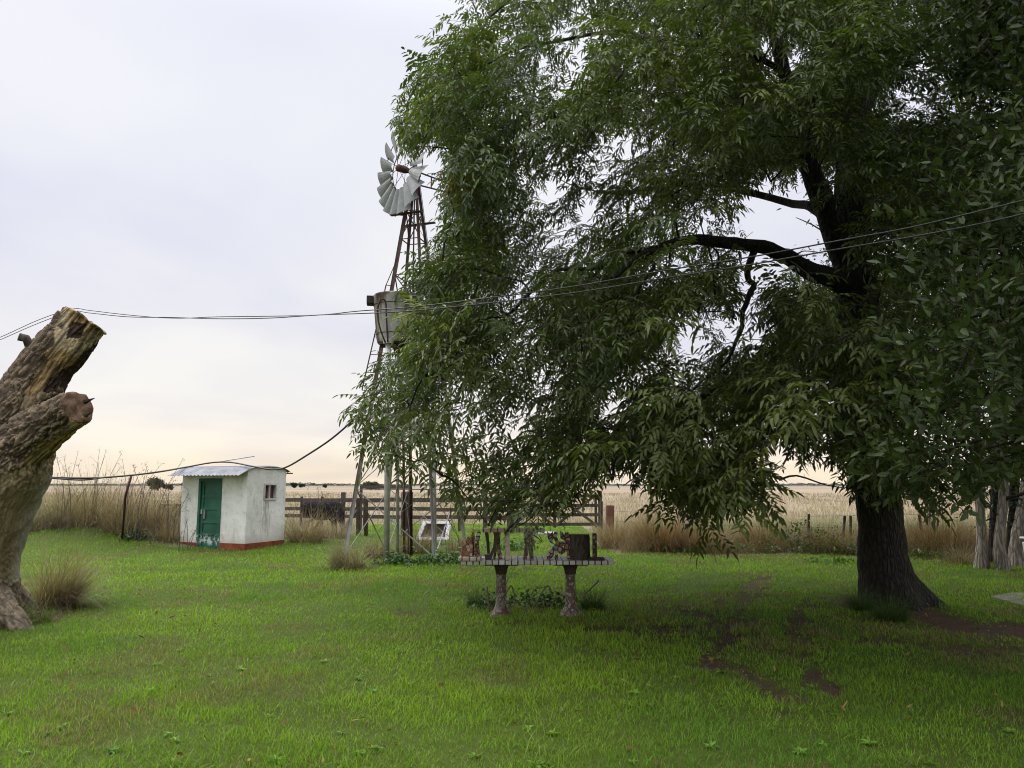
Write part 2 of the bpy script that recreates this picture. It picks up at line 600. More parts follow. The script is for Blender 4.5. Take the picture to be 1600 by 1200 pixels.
def m_tile(name, sc, c1, c2, mortar, stretch=(1, 1, 1), kind='Object', irr=False, msize=0.05):
    """mosaic: small tiles set in dark grout"""
    t = NT(name)
    v = t.coord(kind, stretch)
    if irr:
        vo = t.n('ShaderNodeTexVoronoi', feature='DISTANCE_TO_EDGE'); vo.inputs['Scale'].default_value = sc
        vc = t.n('ShaderNodeTexVoronoi', feature='F1'); vc.inputs['Scale'].default_value = sc
        t.l(v, vo.inputs['Vector']); t.l(v, vc.inputs['Vector'])
        g = t.ramp(vo.outputs[0], [(msize, 0.0), (msize * 1.5, 1.0)])
        sp = t.n('ShaderNodeSeparateColor'); t.l(vc.outputs['Color'], sp.inputs[0])
        rnd = sp.outputs[0]
    else:
        # square grid in all three axes so that every face shows tiles
        sp = t.n('ShaderNodeSeparateXYZ'); t.l(v, sp.inputs[0])
        g = None
        for k in range(3):
            f = t.math('FRACT', t.math('MULTIPLY', sp.outputs[k], sc))
            f = t.math('MINIMUM', f, t.math('SUBTRACT', 1.0, f))
            if k == 2: continue
            s_ = t.math('GREATER_THAN', f, msize)
            g = s_ if g is None else t.math('MINIMUM', g, s_)
        wn = t.n('ShaderNodeTexWhiteNoise')
        sn = t.n('ShaderNodeVectorMath', operation='SNAP'); t.l(v, sn.inputs[0]); sn.inputs[1].default_value = (1 / sc, 1 / sc, 10)
        t.l(sn.outputs[0], wn.inputs[0])
        rnd = wn.outputs[0]
    n = t.noise(t.coord('Object'), 14, 4)
    c = t.ramp(rnd, [(0.0, c1), (0.99, c2)] if len(c2) == 3 and not isinstance(c2[0], tuple) else [(i / len(c2), q) for i, q in enumerate(c2)], 'LINEAR' if not irr else 'CONSTANT')
    c = t.mix(0.5, c, t.ramp(n, [(0.3, 0.55), (0.7, 1.05)]), 'MULTIPLY')
    c = t.mix(t.math('SUBTRACT', 1.0, g), c, mortar)
    t.principled(c, 0.55, 0, 0.4, t.bump(g, 0.4, 0.006))
    return t.m


M['tower_iron'] = m_leg()
M['plaster'] = m_plaster()
M['door'] = m_door()
M['tank'] = m_tank()
M['plinth'] = m_simple('red_plinth', (0.13, 0.035, 0.018), (0.27, 0.075, 0.035), 4, 0.9, 0, 0.2, 0.5, (1, 1, 1), 0.02)
M['shutter'] = m_simple('red_shutter', (0.09, 0.03, 0.022), (0.16, 0.06, 0.045), 6, 0.6)
M['tile_white'] = m_tile('white_mosaic', 12.5, (0.42, 0.40, 0.36), (0.66, 0.64, 0.58), (0.03, 0.028, 0.025), msize=0.10)
M['tile_brown'] = m_tile('brown_mosaic', 11, (0.32, 0.25, 0.17), (0.52, 0.44, 0.34), (0.05, 0.04, 0.035), msize=0.08)
_mix = ((0.24, 0.22, 0.20), (0.14, 0.05, 0.03), (0.30, 0.28, 0.26), (0.15, 0.075, 0.045), (0.20, 0.15, 0.11))
M['mosaic_leg'] = m_tile('broken_tile_mosaic', 30, (0, 0, 0), _mix, (0.05, 0.04, 0.034), (1, 1, 0.7), irr=True, msize=0.06)
_rus = ((0.34, 0.13, 0.06), (0.46, 0.34, 0.22), (0.25, 0.08, 0.045), (0.5, 0.42, 0.32), (0.36, 0.21, 0.09))
M['mosaic_rust'] = m_tile('rust_mosaic', 22, (0, 0, 0), _rus, (0.05, 0.03, 0.022), irr=True, msize=0.05)
_fly = ((0.28, 0.09, 0.08), (0.46, 0.33, 0.28), (0.20, 0.26, 0.31), (0.52, 0.46, 0.32), (0.34, 0.14, 0.10))
M['mosaic_fly'] = m_tile('glass_mosaic', 18, (0, 0, 0), _fly, (0.02, 0.016, 0.014), irr=True, msize=0.09)


def m_ground():
    t = NT('ground')
    v = t.coord('Object')
    a = t.attr()
    n = t.noise(v, 7, 6, 0.7)
    n2 = t.noise(v, 0.35, 5, 0.6)
    n3 = t.noise(t.coord('Object', (0.02, 0.35, 1)), 1.0, 5, 0.6)
    c = t.mix(0.55, a, t.ramp(n, [(0.3, 0.5), (0.7, 1.15)]), 'MULTIPLY')
    c = t.mix(0.35, c, t.ramp(n2, [(0.3, 0.6), (0.7, 1.2)]), 'MULTIPLY')
    c = t.mix(0.35, c, t.ramp(n3, [(0.35, 0.65), (0.65, 1.15)]), 'MULTIPLY')
    t.principled(c, 0.95, 0, 0.1, t.bump(n, 0.5, 0.03))
    return t.m


M['ground'] = m_ground()

# ------------------------------------------------------------------ ground
# bare earth: worn lines between the table and the tree, measured from the photo
DIRT = [  # polylines in photo pixels with a half width in metres
    ([(1195, 905), (1160, 925), (1160, 950), (1145, 975), (1135, 1000), (1105, 1030), (1100, 1045)], 0.10),
    ([(1080, 955), (1110, 965), (1120, 985), (1140, 1000)], 0.08),
    ([(1125, 930), (1125, 945), (1118, 968)], 0.06),
    ([(1205, 912), (1180, 935)], 0.05),
    ([(1280, 940), (1258, 945), (1245, 970), (1245, 1000)], 0.10),
    ([(1150, 1040), (1180, 1060), (1210, 1085), (1230, 1085)], 0.10),
    ([(1260, 1020), (1275, 1050), (1290, 1075)], 0.06),
    ([(740, 978), (800, 975)], 0.07),
    ([(900, 985), (960, 985), (1010, 995), (1060, 990)], 0.09),
    ([(1330, 1000), (1400, 1003), (1470, 1012), (1600, 1016), (1750, 1020)], 0.12),
    ([(1430, 960), (1480, 975), (1530, 985), (1620, 985)], 0.30),
    ([(1010, 930), (1040, 925), (1020, 940)], 0.05),
    ([(1030, 985), (1100, 985), (1200, 1000), (1260, 1002)], 0.07),
    ([(60, 965), (25, 960)], 0.25),
    ([(1215, 1115), (1255, 1118)], 0.06),
    ([(615, 958), (640, 958)], 0.06),
]
DIRT_W = []
for line, w in DIRT:
    w *= 1.45
    DIRT_W.append(([G(*q) for q in line], w))


def dirt(x, y):
    x = np.asarray(x, float); y = np.asarray(y, float)
    wob = (fb2(x * 3.1 + 4, y * 3.1 + 8, 3) - 0.42) * 0.34
    wob2 = (fb2(x * 15 + 14, y * 15 + 2, 2) - 0.5) * 0.46
    r = np.zeros_like(x)
    for pts, w in DIRT_W:
        for a, b in zip(pts[:-1], pts[1:]):
            dx, dy = b.x - a.x, b.y - a.y
            L2 = dx * dx + dy * dy + 1e-9
            t = np.clip(((x - a.x) * dx + (y - a.y) * dy) / L2, 0, 1)
            d = np.hypot(x - a.x - t * dx, (y - a.y - t * dy) * 0.6) + wob + wob2
            r = np.maximum(r, 1 - sstep(w * 0.5, w * 1.1, d))
    dt = np.hypot(x - TRX, (y - TRY) * 1.0)
    r = np.maximum(r, (1 - sstep(0.45, 0.9, dt + wob)) * 0.9)
    return r


def rough_zone(x, y):
    """1 where the uncut grass grows, 0 on the lawn"""
    x = np.asarray(x, float); y = np.asarray(y, float)
    px = 800 + FPX * x / np.maximum(y, 0.5)
    edge = np.interp(px, [-600, 40, 130, 205, 285, 440, 470, 548, 575, 620, 740, 900, 930, 960, 1330, 1450, 1700, 2300],
                     [20.5, 22.0, 21.6, 20.2, 19.9, 22.2, 22.3, 23.0, 36, 38, 38, 38, 22, 18.8, 18.2, 17.2, 16.5, 16])
    edge = edge + 1.2 * (fb2(x * 0.8 + 31, y * 0.8, 2) - 0.5)
    return sstep(-0.3, 0.5, y - edge)


def grow(a, b, first, k):
    r = [a]; s = first
    while r[-1] < b:
        r.append(r[-1] + s); s *= k
    return r


def build_ground():
    xs = np.arange(-17, 17.01, 0.09)
    right = np.array(grow(17, 4000, 0.2, 1.14))[1:]
    xs = np.concatenate([-right[::-1], xs, right])
    ys = np.concatenate([-np.array(grow(0, 900, 0.6, 1.4))[::-1][:-1] + 2.5, np.arange(2.5, 24, 0.075), np.array(grow(24, 5500, 0.09, 1.05))])
    X, Y = np.meshgrid(xs, ys)
    x, y = X.ravel(), Y.ravel()
    near = (np.abs(x) < 60) & (y < 70)
    z = np.zeros_like(x)
    z[:] = gz(x, y)
    d = np.zeros_like(x)
    m = (np.abs(x) < 18) & (y < 26) & (y > 2)
    d[m] = dirt(x[m], y[m])
    z -= d * 0.025
    V = np.stack([x, y, z], 1)
    ny, nx = X.shape
    i = np.arange((ny - 1) * (nx - 1)); r, c = i // (nx - 1), i % (nx - 1)
    a = r * nx + c
    F = np.stack([a, a + 1, a + nx + 1, a + nx], 1)
    lawn = np.array((0.060, 0.085, 0.014)); soil = np.array((0.075, 0.048, 0.033))
    field = np.array((0.30, 0.24, 0.165)); green = np.array((0.17, 0.17, 0.075))
    rz = np.zeros_like(x); mm = y > 12; rz[mm] = rough_zone(x[mm], y[mm])
    n = fb2(x * 0.05 + 7, y * 0.05, 3)
    nn = fb2(x * 0.012 + 2, y * 0.02 + 5, 3)
    fcol = field * (0.8 + 0.4 * nn[:, None])
    g2 = np.clip(1 - sstep(28, 52, y) + (n - 0.5) * 0.8, 0, 1) * 0.9
    fcol = fcol * (1 - g2[:, None]) + green * g2[:, None]
    far = sstep(300, 900, y)[:, None] * 0.5
    fcol = fcol * (1 - far) + np.array((0.17, 0.16, 0.115)) * far
    col = lawn * (1 - rz[:, None]) + fcol * rz[:, None]
    col = col * (1 - d[:, None]) + soil * d[:, None]
    o = np_mesh('ground', V, F, M['ground'], col, smooth=True)
    o['kind'] = 'structure'
    o['label'] = 'flat lawn ground running out into the straw coloured field'


build_ground()


# ------------------------------------------------------------------ blades
def blade_arrays(base, az, lean, curve, length, width, col, segs=2, tipcol=None, twist=None):
    n = len(base)
    ts = np.linspace(0, 1, segs + 1)
    pos = np.zeros((n, segs + 1, 3)); pos[:, 0] = base
    dirh = np.stack([np.cos(az), np.sin(az), np.zeros(n)], 1)
    for k in range(segs):
        th = lean + curve * (ts[k] + ts[k + 1]) / 2
        st = (length / segs)[:, None] * (dirh * np.sin(th)[:, None] + np.array((0, 0, 1.0)) * np.cos(th)[:, None])
        pos[:, k + 1] = pos[:, k] + st
    sa = az + PI / 2 + (0 if twist is None else twist)
    side = np.stack([np.cos(sa), np.sin(sa), np.zeros(n)], 1)
    nv = 2 * segs + 1
    V = np.zeros((n, nv, 3)); Cc = np.zeros((n, nv, 3))
    tc = col if tipcol is None else tipcol
    for k in range(segs):
        w = width * (1 - 0.55 * ts[k]) / 2
        V[:, 2 * k] = pos[:, k] - side * w[:, None]
        V[:, 2 * k + 1] = pos[:, k] + side * w[:, None]
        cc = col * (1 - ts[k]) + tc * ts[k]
        Cc[:, 2 * k] = cc; Cc[:, 2 * k + 1] = cc
    V[:, nv - 1] = pos[:, segs]; Cc[:, nv - 1] = tc
    off = (np.arange(n) * nv)[:, None]
    Q = []
    for k in range(segs - 1):
        Q.append(off + np.array([2 * k, 2 * k + 1, 2 * k + 3, 2 * k + 2]))
    F = np.concatenate(Q) if Q else np.zeros((0, 4), int)
    F3 = off + np.array([2 * segs - 2, 2 * segs - 1, 2 * segs])
    return V.reshape(-1, 3), F, F3, Cc.reshape(-1, 3)


class Blades:
    def __init__(s): s.V = []; s.F = []; s.T = []; s.C = []; s.n = 0

    def add(s, *a, **k):
        V, F, T, Cc = blade_arrays(*a, **k)
        s.V.append(V); s.F.append(F + s.n); s.T.append(T + s.n); s.C.append(Cc); s.n += len(V)
        return s

    def build(s, name, mat, parent=None):
        return np_mesh(name, np.concatenate(s.V), np.concatenate(s.F), mat, np.concatenate(s.C), parent, F3=np.concatenate(s.T))


def build_lawn():
    B = Blades()
    # sample depth with density ~ (6/y)^2 for y>6
    def rho(y): return 2900 * np.where(y < 6, 1, (6 / y) ** 1.85)
    ys = np.linspace(2.6, 40, 700); w = rho(ys) * (1.5 * ys + 3); cdf = np.cumsum(w); tot = int(np.trapz(w, ys)); cdf /= cdf[-1]
    n = tot
    y = np.interp(rng.random(n), cdf, ys) + rng.normal(0, 0.02, n)
    x = (rng.random(n) - 0.5) * (1.5 * y + 3)
    keep = rng.random(n) > rough_zone(x, y)
    x, y = x[keep], y[keep]
    d = dirt(x, y)
    clump = fb2(x * 2.4 + 3, y * 2.4 + 7, 3)
    big = fb2(x * 0.45 + 50, y * 0.45 + 20, 3)
    keep = (rng.random(len(x)) > d * 1.05) & (rng.random(len(x)) < 0.35 + 1.1 * clump)
    x, y, d, clump, big = x[keep], y[keep], d[keep], clump[keep], big[keep]
    n = len(x)
    z = gz(x, y)
    sc = np.maximum(1, y / 6.5)
    L = (0.022 + 0.050 * clump ** 1.5 + 0.024 * rng.random(n)) * (0.75 + 0.6 * big) * np.where(d > 0.15, 0.6, 1)
    L *= np.where(y > 12, 1.15, 1.0)
    long = rng.random(n) < 0.02
    L = np.where(long, L * 1.7, L)
    W = (0.0032 + 0.0022 * rng.random(n)) * sc
    az = rng.random(n) * 2 * PI
    lean = rng.normal(0.35, 0.25, n); curve = rng.normal(0.7, 0.4, n)
    hue = rng.random(n); straw = (rng.random(n) < 0.05 + 0.6 * sstep(0.57, 0.72, fb2(x * 1.1 + 80, y * 1.1 + 9, 3)))
    gcol = np.stack([0.128 + 0.10 * hue + 0.10 * (big - 0.5), 0.245 + 0.115 * hue + 0.08 * (big - 0.5), 0.009 + 0.010 * hue], 1)
    cool = sstep(0.5, 0.72, fb2(x * 0.7 + 5, y * 0.7 + 60, 3))[:, None]
    gcol = gcol * (0.72 + 0.56 * fb2(x * 1.6 + 15, y * 2.6 + 33, 3))[:, None]
    gcol = gcol * (1 - cool * 0.55) + np.array((0.065, 0.19, 0.018)) * cool * 0.55
    scol = np.array((0.24, 0.19, 0.085)) * (0.6 + 0.6 * rng.random((n, 1)))
    col = np.where(straw[:, None], scol, gcol)
    col = col * (0.75 + 0.5 * rng.random((n, 1)))
    base = np.stack([x, y, z - 0.004], 1)
    col = col * 1.08
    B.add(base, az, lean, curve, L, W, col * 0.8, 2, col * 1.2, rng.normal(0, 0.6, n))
    # coarser bright tufts scattered in the foreground
    cx, cy, cl = [], [], []
    for _ in range(260):
        yy = 3.5 + 9 * random.random() ** 1.4; xx = (random.random() - 0.5) * (1.5 * yy + 2)
        k = random.randint(10, 34); s = random.uniform(0.04, 0.12)
        cx.append(xx + rng.normal(0, s, k)); cy.append(yy + rng.normal(0, s, k)); cl.append(np.full(k, random.uniform(0.09, 0.17)))
    x = np.concatenate(cx); y = np.concatenate(cy); L = np.concatenate(cl) * (0.6 + 0.6 * rng.random(len(x)))
    n = len(x); hue = rng.random(n)
    keep = rng.random(n) > dirt(x, y)
    col = np.stack([0.12 + 0.09 * hue, 0.22 + 0.10 * hue, 0.018 + 0.012 * hue], 1)
    base = np.stack([x, y, gz(x, y) - 0.004], 1)
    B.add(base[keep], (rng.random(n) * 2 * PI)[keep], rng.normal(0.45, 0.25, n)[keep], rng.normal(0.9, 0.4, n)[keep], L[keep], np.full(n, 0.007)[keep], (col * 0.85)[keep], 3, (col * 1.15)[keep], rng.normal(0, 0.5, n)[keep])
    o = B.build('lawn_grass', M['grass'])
    tag(o, 'short bright green grass covering the whole lawn', 'grass', kind='stuff')


build_lawn()


def tuft_points(n, per, spread):
    pass


def build_rough():
    """uncut grass along the edge of the yard and the field behind it"""
    B = Blades()

    def scatter(n, y0, y1, per, spread, Lr, colf, wk=1.0, lo=0.0, power=1.0, leanm=0.35, curvem=0.8, fn=None):
        u = rng.random(n)
        yy = (y0 ** (1 - power) + u * (y1 ** (1 - power) - y0 ** (1 - power))) ** (1 / (1 - power)) if power != 1 else y0 * (y1 / y0) ** u
        xx = (rng.random(n) - 0.5) * 1.62 * (yy + 2)
        r = rough_zone(xx, yy)
        k = (rng.random(n) < r) & (r > 0.3)
        if fn is not None: k &= fn(xx, yy)
        xx, yy = xx[k], yy[k]
        n = len(xx)
        hgt = 0.65 + 0.7 * fb2(xx * 0.5 + 4, yy * 0.5 + 11, 3)
        tone = rng.random(n)
        x = np.repeat(xx, per) + rng.normal(0, spread, n * per); y = np.repeat(yy, per) + rng.normal(0, spread, n * per)
        hgt = np.repeat(hgt, per); tone = np.repeat(tone, per)
        k = rough_zone(x, y) > 0.15
        x, y, hgt, tone = x[k], y[k], hgt[k], tone[k]
        n = len(x)
        hgt = hgt * np.where((x < -5.5) & (y < 27), 1.1, 1.0) * np.where((x > 1.5) & (y < 24), 1.6, 1.0)
        L = hgt * (Lr[0] + (Lr[1] - Lr[0]) * rng.random(n))
        W = 0.006 * wk * np.maximum(1, y / 16) * (0.7 + 0.6 * rng.random(n))
        col = colf(x, y, tone, rng.random(n))
        base = np.stack([x, y, gz(x, y) - 0.02], 1)
        az = rng.random(n) * 2 * PI
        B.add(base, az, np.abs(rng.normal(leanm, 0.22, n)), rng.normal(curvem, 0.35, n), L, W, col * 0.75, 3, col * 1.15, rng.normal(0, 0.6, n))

    def c_edge(x, y, t, r):
        brown = np.array((0.21, 0.135, 0.075)); straw = np.array((0.34, 0.26, 0.15)); olive = np.array((0.15, 0.16, 0.065))
        f = fb2(x * 0.35 + 12, y * 0.5 + 3, 3)
        f = np.clip(f + 0.5 * (r - 0.5) + 0.3 * (t - 0.5), 0, 1)
        right = sstep(1, 4, x)[:, None]
        a = straw * (1 - right) + brown * right
        m = sstep(0.45, 0.62, f)[:, None]
        m2 = sstep(0.66, 0.78, f)[:, None]
        c = a * (1 - m) + (straw * (1 - right * 0.55)) * m
        return c * (1 - m2) + olive * m2

    def c_field(x, y, t, r):
        straw = np.array((0.355, 0.29, 0.20)); pink = np.array((0.33, 0.26, 0.20)); green = np.array((0.20, 0.215, 0.12))
        f = fb2(x * 0.06 + 2, y * 0.1 + 33, 3)
        g = np.clip((1 - sstep(27, 42, y)) * 0.95 + (f - 0.5) * 0.9 + 0.4 * (r - 0.5), 0, 1)[:, None]
        a = straw * (1 - t[:, None] * 0.6) + pink * t[:, None] * 0.6
        br = sstep(0.5, 0.68, fb2(x * 0.11 + 60, y * 0.07 + 5, 4))[:, None] * 0.55
        a = a * (1 - br) + np.array((0.22, 0.165, 0.115)) * br
        return a * (1 - g) + green * g
    edge_only = lambda x, y: (y < 26)
    scatter(7000, 16.2, 26, 16, 0.13, (0.22, 0.62), c_edge, 1.0, fn=edge_only, leanm=0.5, curvem=1.1)
    scatter(9000, 21, 42, 9, 0.25, (0.25, 0.55), c_field, 1.1, power=1.0, leanm=0.5, curvem=1.0)
    scatter(9000, 38, 170, 7, 0.5, (0.3, 0.55), c_field, 1.2, power=1.4, leanm=0.3, curvem=0.5)
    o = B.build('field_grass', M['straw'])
    tag(o, 'uncut straw and olive coloured grass filling the yard edge and the field', 'grass', kind='stuff')


build_rough()


def tussock(px, py, w, h, nb, cols, label, bias=None, group='dry grass tussocks', name='grass_tussock', width=0.006, d=None):
    b = GG(px, py) if d is None else Vector((P(px, 800, d).x, d, 0))
    if d is not None: b.z = gz1(b.x, d)
    root = empty(name, b, label, 'tussock', group)
    B = Blades()
    r = w * 0.22 * np.sqrt(rng.random(nb)); a = rng.random(nb) * 2 * PI
    base = np.stack([b.x + r * np.cos(a), b.y + r * np.sin(a), np.zeros(nb)], 1)
    base[:, 2] = gz(base[:, 0], base[:, 1]) - 0.02
    az = a + rng.normal(0, 0.5, nb)
    if bias is not None: az = np.where(rng.random(nb) < 0.6, bias + rng.normal(0, 0.6, nb), az)
    lean = np.abs(rng.normal(0.4, 0.38, nb)); curve = rng.normal(1.05, 0.65, nb)
    L = (0.35 + 0.85 * rng.random(nb)) * math.hypot(w * 0.45, h)
    cols = np.array(cols); c = cols[rng.integers(0, len(cols), nb)] * (0.7 + 0.6 * rng.random((nb, 1)))
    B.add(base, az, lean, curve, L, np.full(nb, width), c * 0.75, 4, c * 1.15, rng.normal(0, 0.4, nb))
    B.build('blades', M['straw'], root)
    return root


STRAW = [(0.30, 0.235, 0.15), (0.22, 0.165, 0.11), (0.37, 0.30, 0.20), (0.17, 0.12, 0.08)]
BROWN = [(0.22, 0.13, 0.075), (0.28, 0.185, 0.105), (0.17, 0.10, 0.06)]
GREENISH = [(0.14, 0.17, 0.08), (0.19, 0.20, 0.12)]
tussock(84, 948, 1.15, 0.74, 1900, STRAW + [BROWN[1]] + [(0.2, 0.15, 0.09)], 'dry arching grass tussock at the foot of the cut leaning trunk', bias=0.2, width=0.005)
tussock(545, 889, 1.25, 0.42, 1300, STRAW + GREENISH[:1], 'low flattened straw tussock in front of the left tower leg', bias=PI)
tussock(590, 872, 1.0, 0.5, 800, STRAW, 'straw tussock round the foot of the left tower leg')
tussock(650, 864, 1.5, 0.62, 900, STRAW + BROWN[:1], 'dry tussock between the tower legs and the tank poles')
tussock(716, 868, 1.0, 0.45, 700, STRAW + GREENISH, 'pale tussock beside the white trough, left of the mosaic table')
tussock(1030, 860, 2.0, 1.05, 2200, BROWN, 'large rounded brown tussock standing right of the mosaic table')
tussock(958, 856, 1.1, 0.9, 1000, BROWN + STRAW[:1], 'brown tussock under the red post')
tussock(1190, 860, 2.2, 0.62, 1200, BROWN, 'low brown tussock behind the green weeds, left of the big trunk')
tussock(1470, 868, 2.2, 0.8, 1600, BROWN, 'reddish brown tussock right of the big tree trunk')
tussock(1500, 880, 1.1, 0.25, 500, STRAW, 'flat heap of pale straw before the pale tree stems')
tussock(115, 822, 2.4, 0.9, 1300, STRAW + GREENISH[1:], 'tall straw tussock on the bank behind the cut trunk', d=22)
tussock(200, 848, 2.6, 0.62, 1400, STRAW + BROWN[:1], 'straw tussock at the foot of the leaning iron stake', d=20.9)
tussock(266, 856, 1.2, 0.45, 700, STRAW + BROWN[:2], 'brown straw tussock against the left corner of the hut', d=20.4)
tussock(478, 846, 2.0, 0.62, 1300, STRAW + BROWN[:1], 'straw tussock right of the hut, in front of the cow')
tussock(530, 842, 1.2, 0.5, 700, STRAW, 'straw tussock at the foot of the leaning dark plank')
tussock(150, 828, 3.4, 0.85, 2000, STRAW + BROWN[:1], 'broad straw tussock between the bank and the leaning stake', d=21.6)
tussock(85, 808, 3.4, 1.0, 2000, STRAW + GREENISH, 'highest straw and green tussock just behind the cut trunk', d=22.6)
tussock(238, 838, 2.6, 0.8, 1500, STRAW + BROWN[:1], 'tall straw tussock in front of the plank hurdle', d=21.6)
tussock(1090, 862, 1.6, 0.75, 1000, BROWN, 'brown tussock joined to the right side of the rounded one')
tussock(1290, 864, 1.5, 0.7, 900, BROWN + STRAW[:1], 'brown tussock touching the left side of the big trunk')
tussock(1345, 952, 0.5, 0.26, 420, [(0.07, 0.12, 0.03), (0.05, 0.09, 0.025)], 'dark green grass tuft at the left foot of the big trunk', None, 'green grass tufts')
tussock(1392, 968, 0.7, 0.22, 520, [(0.07, 0.12, 0.03), (0.05, 0.09, 0.025)], 'dark green grass tuft in front of the big trunk foot', None, 'green grass tufts')
tussock(925, 950, 0.6, 0.2, 420, [(0.06, 0.11, 0.03), (0.05, 0.09, 0.025)], 'dark green grass tuft right of the right pedestal', None, 'green grass tufts')
tussock(745, 945, 0.5, 0.22, 380, [(0.06, 0.11, 0.03), (0.12, 0.12, 0.05)], 'dull green grass tuft left of the left pedestal', None, 'green grass tufts')


# ------------------------------------------------------------------ foliage
def leaflet(b, d, nrm, L, w, fold=0.25, droop=0.0):
    d = d / np.linalg.norm(d)
    s = np.cross(nrm, d); s /= np.linalg.norm(s) + 1e-9
    u = np.cross(d, s)
    dz = np.array((0, 0, -1.0)) * droop * L
    return [b, b + d * L * 0.30 + s * w * 0.5 + u * fold * w * 0.5, b + d * L * 0.68 + s * w * 0.40 + u * fold * w * 0.4 + dz * 0.4, b + d * L + dz,
            b + d * L * 0.68 - s * w * 0.40 + u * fold * w * 0.4 + dz * 0.4, b + d * L * 0.30 - s * w * 0.5 + u * fold * w * 0.5]


def quad_strip(a, b, w):
    d = b - a
    s = np.cross(d, (0.3, 0.9, 0.2)); s = s / (np.linalg.norm(s) + 1e-9) * w
    return [a - s, a + s, b + s, b - s]


class Spray:
    """a leafy twig in its own frame: twig along +x, z up"""
    def __init__(s): s.v = []; s.f = []; s.wood = []; s.tone = []

    def leaf(s, *a, tone=1.0, **k):
        q = leaflet(*a, **k); n = len(s.v)
        s.v += q; s.f += [(n, n + 1, n + 2, n + 3), (n, n + 3, n + 4, n + 5)]; s.wood += [0] * 6; s.tone += [tone] * 6

    def stick(s, a, b, w):
        n = len(s.v)
        s.v += quad_strip(a, b, w); s.f += [(n, n + 1, n + 2, n + 3)]; s.wood += [1] * 4; s.tone += [1] * 4

    def done(s):
        s.V = np.array(s.v); s.F = np.array(s.f); s.wood = np.array(s.wood, bool); s.tone = np.array(s.tone)
        return s


def ash_spray(r):
    S = Spray()
    n = r.randint(4, 5)
    p = np.zeros(3); d = np.array((1, 0, r.uniform(-0.1, 0.35)))
    step = r.uniform(0.11, 0.14)
    for k in range(n):
        d = d + np.array((0, r.uniform(-0.25, 0.25), r.uniform(-0.17, -0.03))); d = d / np.linalg.norm(d)
        q = p + d * step
        S.stick(p, q, 0.004)
        p = q
        side = [(-1, 0), (1, 0)] if k % 2 == 0 else [(0, 1), (0, -1)]
        if k == n - 1: side += [(0.2, 0.1)]
        for sy, sz in side:
            ld = d * r.uniform(0.5, 1.0) + np.array((0, sy * 0.9, sz * 0.5)) + np.array((r.uniform(-.2, .2), r.uniform(-.2, .2), -0.1))
            ld /= np.linalg.norm(ld)
            a = p.copy(); pairs = r.choice((3, 4, 4))
            dr_ = r.uniform(-0.19, -0.04); rl = r.uniform(0.045, 0.056); tone = r.uniform(0.75, 1.25)
            a0 = a; a = a + ld * 0.05
            S.stick(a0, a, 0.0022)
            for j in range(pairs + 1):
                ld = ld + np.array((0, 0, dr_)); ld /= np.linalg.norm(ld)
                b = a + ld * rl
                S.stick(a, b, 0.0018)
                a = b
                up = np.array((0, 0, 1.0)) + np.array((r.uniform(-.5, .5), r.uniform(-.5, .5), 0))
                sd = np.cross((0, 0, 1.0), ld); sd /= np.linalg.norm(sd) + 1e-6
                if j < pairs:
                    for sg in (-1, 1):
                        dd = sd * sg * 0.85 + ld * 0.55 + np.array((0, 0, r.uniform(-0.6, 0.1)))
                        S.leaf(a, dd, up, r.uniform(0.070, 0.105), r.uniform(0.024, 0.035), fold=r.uniform(0.1, 0.5), droop=r.uniform(0.05, 0.3), tone=tone * r.uniform(0.85, 1.15))
                else:
                    S.leaf(a, ld + np.array((0, 0, -0.2)), up, 0.10, 0.028, fold=0.3, droop=0.2, tone=tone)
    return S.done()


def broad_spray(r):
    """upright shoot with alternate oval leaves"""
    S = Spray()
    p = np.zeros(3); d = np.array((1, 0, r.uniform(-0.2, 0.3)))
    n = r.randint(9, 13)
    for k in range(n):
        d = d + np.array((0, r.uniform(-0.12, 0.12), r.uniform(-0.02, 0.07))); d /= np.linalg.norm(d)
        q = p + d * 0.042
        S.stick(p, q, 0.0028)
        p = q
        a = k * 2.4 + r.uniform(-.3, .3)
        x = np.cross(d, (0, 0, 1.0)); x /= np.linalg.norm(x) + 1e-6; y = np.cross(d, x)
        o = x * math.cos(a) + y * math.sin(a)
        dd = o * 0.9 + d * 0.8
        up = d - o * 0.5 + np.array((0, 0, 0.5))
        S.leaf(p, dd, up, r.uniform(0.07, 0.105), r.uniform(0.030, 0.042), fold=r.uniform(0.1, 0.45), droop=r.uniform(0, 0.2), tone=r.uniform(0.75, 1.3))
    return S.done()


def mass_spray(r, nl=26, L=0.13, w=0.05, R=0.35):
    """coarse leafy clump for trees farther off"""
    S = Spray()
    for k in range(nl):
        p = np.array([r.gauss(0, R * 0.5) for _ in range(3)]) * np.array((1.2, 1, 0.7))
        d = np.array((r.uniform(-1, 1), r.uniform(-1, 1), r.uniform(-1.0, 0.3)))
        S.leaf(p, d, np.array((r.uniform(-.6, .6), r.uniform(-.6, .6), 1.0)), L * r.uniform(0.7, 1.3), w * r.uniform(0.7, 1.2), tone=r.uniform(0.7, 1.3))
    return S.done()


